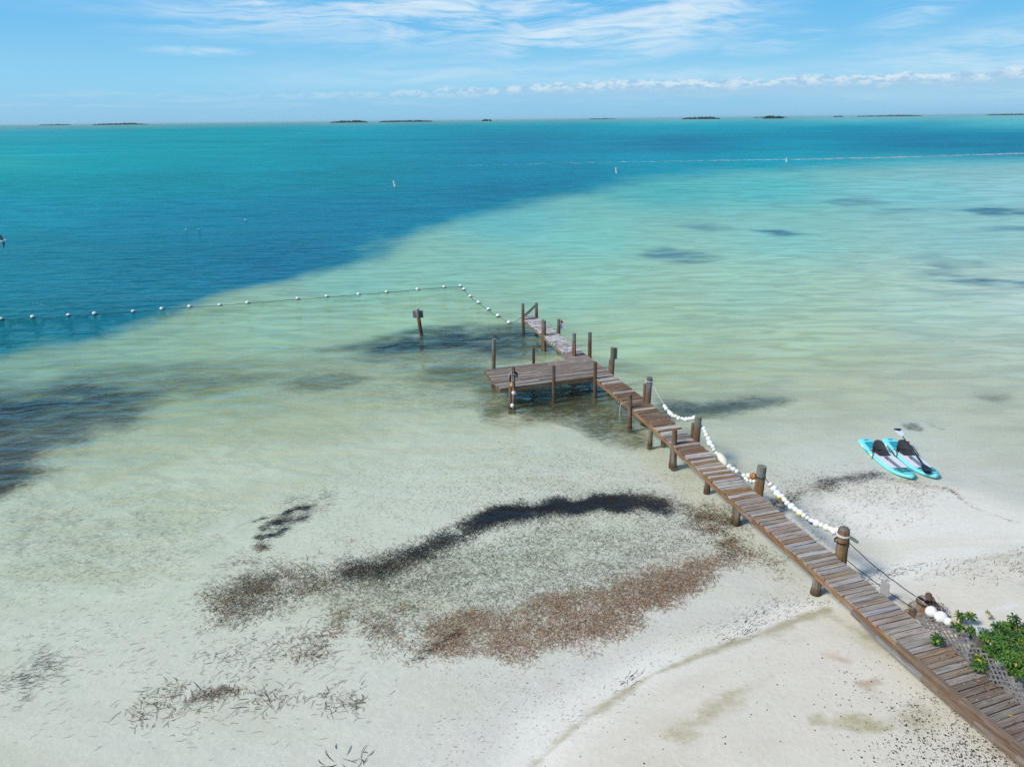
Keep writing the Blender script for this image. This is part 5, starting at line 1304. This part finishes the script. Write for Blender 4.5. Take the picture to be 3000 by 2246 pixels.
# ------------------------------------------------------------------ drift weed: many thin blades lying on the sand
def blades(n, sampler, colset, L, Wd, zoff, head=None, spread=math.pi, curve=0.9):
    """ribbons lying on the bottom: returns arrays"""
    n = int(n * 1.9); Wd = Wd * 0.62
    p = sampler(n); m = len(p)
    th = (rng.uniform(-spread, spread, m) + (head if head is not None else 0.0))
    l = rng.lognormal(-0.1, 0.45, m) * L; w = Wd * rng.uniform(0.7, 1.3, m); cv = rng.normal(0, curve, m)
    zt_ = terrain(p[:, 0], p[:, 1]); lift = rng.uniform(0.2, 1.0, m) * zoff
    col = np.array(colset)[rng.integers(0, len(colset), m)] * rng.uniform(0.65, 1.35, (m, 1))
    vs = np.zeros((m, 8, 3)); x, y = p[:, 0].copy(), p[:, 1].copy()
    for k in range(4):
        a = th + cv * (k / 3 - 0.5) * 1.6
        nx, ny = -np.sin(a) * w / 2, np.cos(a) * w / 2
        tw = [0.35, 1, 1, 0.3][k]
        zz = zt_ + 0.004 + lift * [0.2, 1, 1, 0.3][k]
        vs[:, k * 2] = np.stack([x + nx * tw, y + ny * tw, zz], 1); vs[:, k * 2 + 1] = np.stack([x - nx * tw, y - ny * tw, zz + w * 0.3], 1)
        x = x + np.cos(a) * l / 3; y = y + np.sin(a) * l / 3
    b0 = (np.arange(m) * 8)[:, None]
    f = np.concatenate([b0 + np.array([k * 2, k * 2 + 2, k * 2 + 3, k * 2 + 1]) for k in range(3)], 0)
    return vs.reshape(-1, 3), f, np.repeat(np.column_stack([col, np.ones(m)]), 8, 0)
def in_area(pts, soft=0.4, width=None, amp=0.4, freq=1.2, seed=5, clump=0.0, cl_f=2.0, power=1.0):
    w = G(pts); pad = soft + (width or 0) + amp
    lo, hi_ = w.min(0) - pad, w.max(0) + pad
    def f(n):
        got, c = [], 0
        for _ in range(60):
            q = rng.uniform(lo, hi_, (max(n, 2000), 2))
            m = mask(q, w, soft, width, seed, amp, freq, True) ** power
            if clump: m = m * np.clip(1 + clump * 3.2 * (fbm(q[:, 0] * cl_f, q[:, 1] * cl_f * 1.6, seed + 50, 3) - 0.55), 0, 1)
            k_ = q[rng.random(len(q)) < m]; got.append(k_); c += len(k_)
            if c >= n: break
        return np.concatenate(got)[:n]
    return f
KDK = [(0.016, 0.014, 0.016), (0.030, 0.022, 0.018), (0.055, 0.036, 0.022), (0.022, 0.020, 0.026)]
KBR = [(0.44, 0.26, 0.15), (0.33, 0.18, 0.10), (0.52, 0.36, 0.23), (0.18, 0.10, 0.06)]
KOL = [(0.15, 0.145, 0.080), (0.21, 0.18, 0.10), (0.11, 0.105, 0.062), (0.27, 0.22, 0.13)]
FIELDS = [
 ("dark_weed_drift", "dense black arc of drifted sea grass across the flat", [
   (10500, in_area([(1380, 1525), (1480, 1498), (1560, 1484), (1650, 1474), (1760, 1464), (1850, 1464), (1920, 1474)], 0.55, 0.36, 0.45, 1.5, 5, 0.35, 1.5, 1.7), KDK, 0.12, 0.011, 0.03, None, 1.2),
   (5200, in_area([(1020, 1665), (1130, 1640), (1250, 1595), (1360, 1545), (1440, 1510), (1520, 1490)], 0.85, 0.35, 0.35, 1.2, 6, 0.6, 1.8, 1.5), KDK + KOL[:1], 0.12, 0.010, 0.02, None, 1.1),
   (2600, in_area([(740, 1720), (860, 1680), (1060, 1650), (1250, 1610)], 1.3, 0.5, 0.9, 0.9, 6, 0.9, 1.2, 1.3), KDK + KOL + KBR, 0.13, 0.010, 0.02, None, 1.1),
   (1500, in_area([(1860, 1462), (1990, 1478), (2090, 1500), (2160, 1530)], 0.7, 0.5, 0.7, 1.4, 7, 1.1, 1.4, 1.4), KDK + KBR, 0.14, 0.010, 0.02, None, 1.2),
   (2200, in_area([(1430, 1500), (1600, 1465), (1800, 1445), (1900, 1455), (1960, 1480), (1800, 1490), (1600, 1510)], 0.8, None, 0.8, 1.0, 8, 0.8, 1.2), KDK + KOL, 0.10, 0.009, 0.02, None, 1.1)]),
 ("brown_weed_drift", "broad reddish brown bed of drifted sea grass along the water's edge", [
   (10500, in_area([(1240, 1860), (1320, 1800), (1500, 1775), (1800, 1700), (2000, 1640), (2115, 1608), (2135, 1645), (2010, 1745), (1850, 1825), (1700, 1890), (1560, 1915), (1350, 1915), (1240, 1920)], 0.38, None, 0.5, 1.2, 8, 0.38, 2.6), KBR, 0.085, 0.011, 0.03, None, 1.0),
   (1000, in_area([(1560, 1850), (1750, 1790), (1950, 1700), (2100, 1620), (2130, 1640), (2000, 1745), (1850, 1820), (1650, 1890)], 0.4, None, 0.5, 1.2, 8, 0.7, 2.0), [KBR[1], KBR[3]], 0.09, 0.011, 0.03, None, 1.0),
   (1300, in_area([(2060, 1520), (2150, 1570), (2300, 1640), (2280, 1670), (2130, 1600)], 0.6, None, 0.6, 1.2, 9, 1.0, 1.6), KBR + KDK, 0.12, 0.010, 0.02, None, 1.1),
   (900, in_area([(1000, 1780), (1200, 1790), (1280, 1860), (1200, 1900), (1050, 1860)], 0.7, None, 0.6, 1.0, 9, 0.9, 1.6), KBR + KOL, 0.11, 0.011, 0.02, None, 1.1),
   (110, in_area([(1200, 1925), (1290, 1880), (1340, 1840)], 0.25, 0.12, 0.2, 1.5, 9, 0.8, 2.0), KDK, 0.15, 0.012, 0.03, 0.6, 0.7)]),
 ("olive_weed_bed", "thin olive speckle of short sea grass in the shallow pool inside the arc", [
   (10000, in_area([(950, 1720), (1080, 1680), (1250, 1640), (1500, 1540), (1900, 1500), (2060, 1540), (2080, 1620), (1950, 1680), (1700, 1750), (1450, 1800), (1250, 1810), (1050, 1790)], 0.7, None, 0.8, 0.7, 10, 0.55, 1.2), KOL, 0.085, 0.009, 0.02, None, 1.2),
   (1500, in_area([(690, 1640), (800, 1630), (900, 1650), (1000, 1720), (900, 1760), (740, 1770), (650, 1800), (620, 1760)], 0.7, None, 0.8, 0.9, 11, 1.0, 1.2, 1.4), KOL + KBR + KDK, 0.12, 0.010, 0.02, None, 1.0),
   (900, in_area([(1240, 1450), (1700, 1300), (2000, 1420), (1900, 1455), (1400, 1500)], 0.8, None, 0.6, 0.7, 12, 0.9, 1.2), KOL, 0.08, 0.008, 0.01, None, 1.0)]),
 ("scattered_weed", "loose single blades of sea grass scattered over the pale flat", [
   (190, in_area([(380, 2060), (460, 2010), (560, 2000), (700, 1985), (780, 2010), (860, 2060), (700, 2050), (560, 2080), (470, 2100)], 0.35, None, 0.5, 1.2, 13, 0.8, 1.6), KBR[1:] + KDK + KOL, 0.155, 0.013, 0.02, None, 0.3),
   (110, in_area([(590, 2025), (650, 2000), (720, 1990), (730, 2010), (650, 2040)], 0.25, None, 0.3, 1.2, 13, 0.6, 1.6), KDK + KOL + KBR, 0.155, 0.013, 0.03, None, 0.3),
   (230, in_area([(650, 1900), (800, 1840), (980, 1810), (980, 1900), (880, 1950), (720, 1950)], 0.5, None, 0.6, 1.0, 14, 0.7, 1.4), KBR + KDK, 0.14, 0.012, 0.02, None, 0.3),
   (90, in_area([(870, 1840), (930, 1850), (950, 1910), (900, 1915)], 0.2, None, 0.3, 1.5, 14, 0.6, 2.0), KDK + KBR, 0.14, 0.012, 0.03, None, 0.3),
   (150, in_area([(0, 1960), (60, 1940), (130, 1920), (110, 1990), (60, 2030), (0, 2000)], 0.5, None, 0.5, 1.2, 15, 0.8, 1.6), KDK, 0.19, 0.012, 0.02, 0.5, 0.8),
   (70, in_area([(940, 2030), (1040, 2010), (1060, 2060), (960, 2080)], 0.25, None, 0.3, 1.2, 16, 0.6, 1.6), KOL + KDK, 0.15, 0.012, 0.02, None, 1.2),
   (9, in_area([(940, 2200), (1080, 2190), (1100, 2240), (940, 2240)], 0.2, None, 0.2, 1.2, 16), KDK, 0.20, 0.020, 0.02, None, 0.9),
   (600, in_area([(0, 1500), (700, 1560), (1200, 1700), (1250, 1950), (900, 2100), (500, 2200), (0, 2150)], 1.0, None, 0.8, 0.5, 17, 1.0, 0.8), KOL + KDK, 0.16, 0.011, 0.015, 0.4, 0.7),
   (1700, in_area([(0, 1430), (300, 1420), (620, 1450), (560, 1600), (420, 1700), (0, 1700)], 1.0, None, 0.8, 0.5, 18, 1.0, 0.9), KOL + KBR, 0.12, 0.010, 0.015, 0.3, 0.8),
   (330, in_area([(742, 1512), (795, 1496), (850, 1480), (915, 1462)], 0.26, 0.06, 0.35, 1.6, 19, 1.1, 2.0, 1.5), KDK, 0.14, 0.011, 0.02, 0.2, 0.7),
   (420, in_area([(748, 1535), (810, 1516), (880, 1505)], 0.24, 0.08, 0.32, 1.4, 20, 0.9, 1.8, 1.5), KDK, 0.14, 0.011, 0.02, 0.25, 0.7),
   (260, in_area([(752, 1556), (800, 1547), (845, 1528)], 0.22, 0.05, 0.30, 1.6, 21, 1.0, 2.0, 1.5), KDK, 0.13, 0.011, 0.02, 0.3, 0.7),
   (120, in_area([(735, 1590), (765, 1575), (790, 1590), (760, 1612)], 0.25, None, 0.3, 1.6, 22, 1.0, 2.0), KDK + KBR, 0.12, 0.010, 0.02, None, 0.8),
   (450, in_area([(760, 1510), (840, 1450), (960, 1420), (960, 1470), (870, 1520), (760, 1570)], 0.4, None, 0.4, 1.0, 19, 1.0, 1.2), KDK + KBR, 0.14, 0.010, 0.02, 0.25, 0.7),
   (1200, in_area([(2260, 1480), (2330, 1445), (2450, 1402), (2560, 1388)], 0.42, 0.12, 0.45, 1.4, 20, 0.5, 2.4, 1.5), KBR[1:] + KDK, 0.13, 0.011, 0.02, 0.1, 1.0),
   (900, in_area([(2240, 1420), (2500, 1360), (2640, 1390), (2780, 1420), (2700, 1500), (2500, 1560), (2330, 1580), (2260, 1530)], 0.5, None, 0.5, 1.0, 21, 1.0, 1.2), KBR + KDK, 0.12, 0.010, 0.015, 0.2, 0.9),
   (150, in_area([(2560, 1392), (2680, 1420), (2760, 1430)], 0.25, 0.15, 0.2, 1.5, 22), KBR, 0.13, 0.010, 0.02, 0.0, 0.9),
   (70, in_area([(2775, 1430), (2830, 1480), (2880, 1500), (2970, 1530)], 0.06, 0.03, 0.08, 1.5, 22, 0.8, 2.0), KOL + KBR, 0.12, 0.010, 0.01, -0.4, 0.5),
   (110, in_area([(2560, 1680), (2600, 1665), (2650, 1655), (2700, 1650), (2640, 1690), (2580, 1710), (2520, 1725)], 0.3, None, 0.3, 1.4, 23, 1.0, 2.2, 1.5), KDK, 0.11, 0.012, 0.003, 0.05, 0.5),
   (34, in_area([(2130, 1880), (2180, 1850), (2220, 1830), (2200, 1860)], 0.18, None, 0.2, 1.4, 24, 0.6, 2.2), KDK, 0.11, 0.011, 0.003, 0.45, 0.4),
   (26, in_area([(1770, 2025), (1830, 1990), (1870, 1975), (1850, 2000), (1790, 2030)], 0.15, None, 0.2, 1.4, 25, 0.6, 2.2), KDK, 0.10, 0.011, 0.003, 0.45, 0.4),
   (190, in_area([(2060, 1830), (2200, 1780), (2400, 1740), (2430, 1760), (2250, 1810), (2100, 1870)], 0.3, None, 0.4, 1.0, 26, 1.0, 1.6), KDK + KOL, 0.08, 0.009, 0.01, 0.2, 0.6),
   (220, in_area([(2690, 1700), (2850, 1630), (3000, 1600), (3000, 1700), (2850, 1720)], 0.4, None, 0.4, 1.0, 27, 1.0, 1.0), KDK + KBR, 0.11, 0.010, 0.01, 0.3, 0.4),
   (1500, in_area([(1500, 1400), (2000, 1380), (2300, 1350), (2560, 1400), (2400, 1480), (2050, 1520), (1600, 1560), (1300, 1480)], 1.0, None, 0.6, 0.7, 28, 0.8, 1.0), KOL + KBR, 0.07, 0.008, 0.01, None, 1.0),
   (2000, in_area([(900, 1380), (1500, 1290), (1900, 1330), (1900, 1420), (1500, 1480), (1000, 1600), (800, 1500)], 1.0, None, 0.6, 0.7, 29, 0.9, 1.0), KOL, 0.07, 0.008, 0.01, None, 1.0),
   (380, in_area([(1300, 1950), (1800, 1920), (2100, 1790), (2400, 1700), (2420, 1760), (2200, 1840), (1900, 1950), (1600, 2200), (1300, 2200)], 0.6, None, 0.6, 0.7, 30, 1.0, 1.0), KDK + KOL, 0.05, 0.009, 0.01, 0.2, 0.8)]),
]
for nm, lb, parts_ in FIELDS:
    VV, FF, CC, nb = [], [], [], 0
    for n_, sm_, cs, L_, W_, zo, hd, cv_ in parts_:
        v_, f_, c_ = blades(n_, sm_, cs, L_, W_, zo, hd, 0.75 if hd is not None else math.pi, cv_)
        VV.append(v_); FF.append(f_ + nb); CC.append(c_); nb += len(v_)
    o = npmesh(nm, np.concatenate(VV), np.concatenate(FF), M_WEED, {'col': np.concatenate(CC)})
    tag(o, lb, "sea grass", kind='stuff')

# pebbles and crumbs of dark rock on the dry sand
def pebbles(n, sampler, r0, r1, colset, name, label):
    p = sampler(n); m = len(p); r_ = r0 * (r1 / r0) ** (rng.random(m) ** 4)
    zt_ = terrain(p[:, 0], p[:, 1])
    base_v = np.array([[1, 0, 0], [-1, 0, 0], [0, 1, 0], [0, -1, 0], [0, 0, 1], [.7, .7, .3], [-.7, .7, .3], [.7, -.7, .3], [-.7, -.7, .3]], float)
    base_f = np.array([[4, 0, 5], [4, 5, 2], [4, 2, 6], [4, 6, 1], [4, 1, 8], [4, 8, 3], [4, 3, 7], [4, 7, 0]])
    vs = base_v[None] * r_[:, None, None] * rng.uniform(0.6, 1.4, (m, 9, 3)) * np.array([1, 1, 0.55])
    an = rng.uniform(0, 6.28, m); ca, sa = np.cos(an)[:, None], np.sin(an)[:, None]
    x = vs[:, :, 0] * ca - vs[:, :, 1] * sa; y = vs[:, :, 0] * sa + vs[:, :, 1] * ca
    vs = np.stack([x + p[:, 0:1], y + p[:, 1:2], np.maximum(vs[:, :, 2], -0.002) + zt_[:, None]], 2)
    col = np.array(colset)[rng.integers(0, len(colset), m)] * rng.uniform(0.6, 1.4, (m, 1))
    f = (base_f[None] + (np.arange(m) * 9)[:, None, None]).reshape(-1, 3)
    o = npmesh(name, vs.reshape(-1, 3), f, M_STONE, {'col': np.repeat(np.column_stack([col, np.ones(m)]), 9, 0)})
    tag(o, label, "pebbles", kind='stuff'); return o
ST = [(0.05, 0.045, 0.04), (0.09, 0.08, 0.07), (0.14, 0.12, 0.09), (0.03, 0.03, 0.03)]
def combo(fs):
    def f(n): return np.concatenate([g(int(n * w)) for g, w in fs])
    return f
pebbles(11000, combo([(in_area([(2560, 2246), (2620, 2140), (2700, 2060), (2760, 2020), (2860, 2110), (2960, 2210), (3000, 2320), (2600, 2350)], 0.35, None, 0.4, 1.2, 40, 0.7, 2.0), 0.66),
   (in_area([(2760, 2260), (2830, 2180), (2880, 2150), (3000, 2260), (3000, 2340), (2760, 2340)], 0.2, None, 0.3, 1.4, 41, 0.5, 2.0), 0.22),
   (in_area([(2440, 2020), (2600, 1950), (2700, 1970), (2760, 2020), (2600, 2200), (2420, 2246)], 0.5, None, 0.4, 1.2, 42, 0.8, 2.0), 0.06),
   (in_area([(1600, 2260), (1800, 2080), (2200, 1900), (2480, 1860), (2640, 1960), (2500, 2250)], 0.4, None, 0.4, 1.2, 43, 0.9, 1.2), 0.06)]),
   0.0025, 0.020, ST, 'dark_pebbles', "dark crumbs of rock and shell scattered on the dry sand beside the pier")
# ------------------------------------------------------------------ foam left by a passing boat
def wake(name, px_pts, wid, label, dens):
    w_ = [at(x, y, 0.02) for x, y in px_pts]; vs, cs = [], []
    P_ = []
    for i in range(len(w_) - 1):
        for k in range(40): P_.append(w_[i].lerp(w_[i + 1], k / 40))
    n = len(P_); VV, FF, CC = [], [], []
    k_ = 0
    for i, p_ in enumerate(P_):
        f = i / n
        for _ in range(int(dens * (0.10 + 0.90 * f ** 1.5) + random.random())):
            c = p_ + V((random.gauss(0, 1.5), random.gauss(0, wid * (0.5 + 0.5 * f)), 0)); a, b_ = random.uniform(0.3, 1.8), random.uniform(0.04, 0.22) * (0.4 + 0.6 * f)
            VV += [(c.x - a, c.y, 0.02), (c.x - a * .2, c.y - b_, 0.035), (c.x + a, c.y + random.uniform(-.1, .1), 0.02), (c.x + a * .2, c.y + b_, 0.045)]; FF.append((k_, k_ + 1, k_ + 2, k_ + 3)); k_ += 4
            CC += [(0.50, 0.60, 0.65, 1)] * 4
    o = npmesh(name, VV, FF, M_FOAM, {'col': CC}); return tag(o, label, "wake", kind='stuff')
wake('boat_wake', [(1300, 487), (1700, 477), (2100, 470.5), (2400, 466.5), (2700, 459), (3080, 447)], 1.7, "long thin line of white foam left by a boat across the blue water on the right", 8)
wake('boat_wake', [(826, 391.5), (870, 391), (905, 389.5)], 1.5, "small curl of white foam far out on the left", 3)

# ------------------------------------------------------------------ sea air
mh = bpy.data.materials.new("sea_air"); mh.use_nodes = True; t = NT(mh.node_tree); t.n.remove(t.n['Principled BSDF'])
pv = t.add('ShaderNodeVolumePrincipled'); pv.inputs['Color'].default_value = (0.70, 0.90, 1.0, 1); pv.inputs['Density'].default_value = 0.000022; pv.inputs['Anisotropy'].default_value = 0.2
t.l.new(pv.outputs[0], t.n['Material Output'].inputs['Volume'])
bx = 62000.0; zb_, zt_ = -4.0, 40.0
hv = [(x, y, z) for x in (-bx, bx) for y in (-bx, bx) for z in (zb_, zt_)]
hm = bpy.data.meshes.new('haze'); hm.from_pydata(hv, [], [(0, 1, 3, 2), (4, 6, 7, 5), (0, 4, 5, 1), (2, 3, 7, 6), (0, 2, 6, 4), (1, 5, 7, 3)]); hm.materials.append(mh)
ho = bpy.data.objects.new('haze', hm); COL.objects.link(ho); tag(ho, "faint blue sea haze over the water", "haze", kind='stuff')
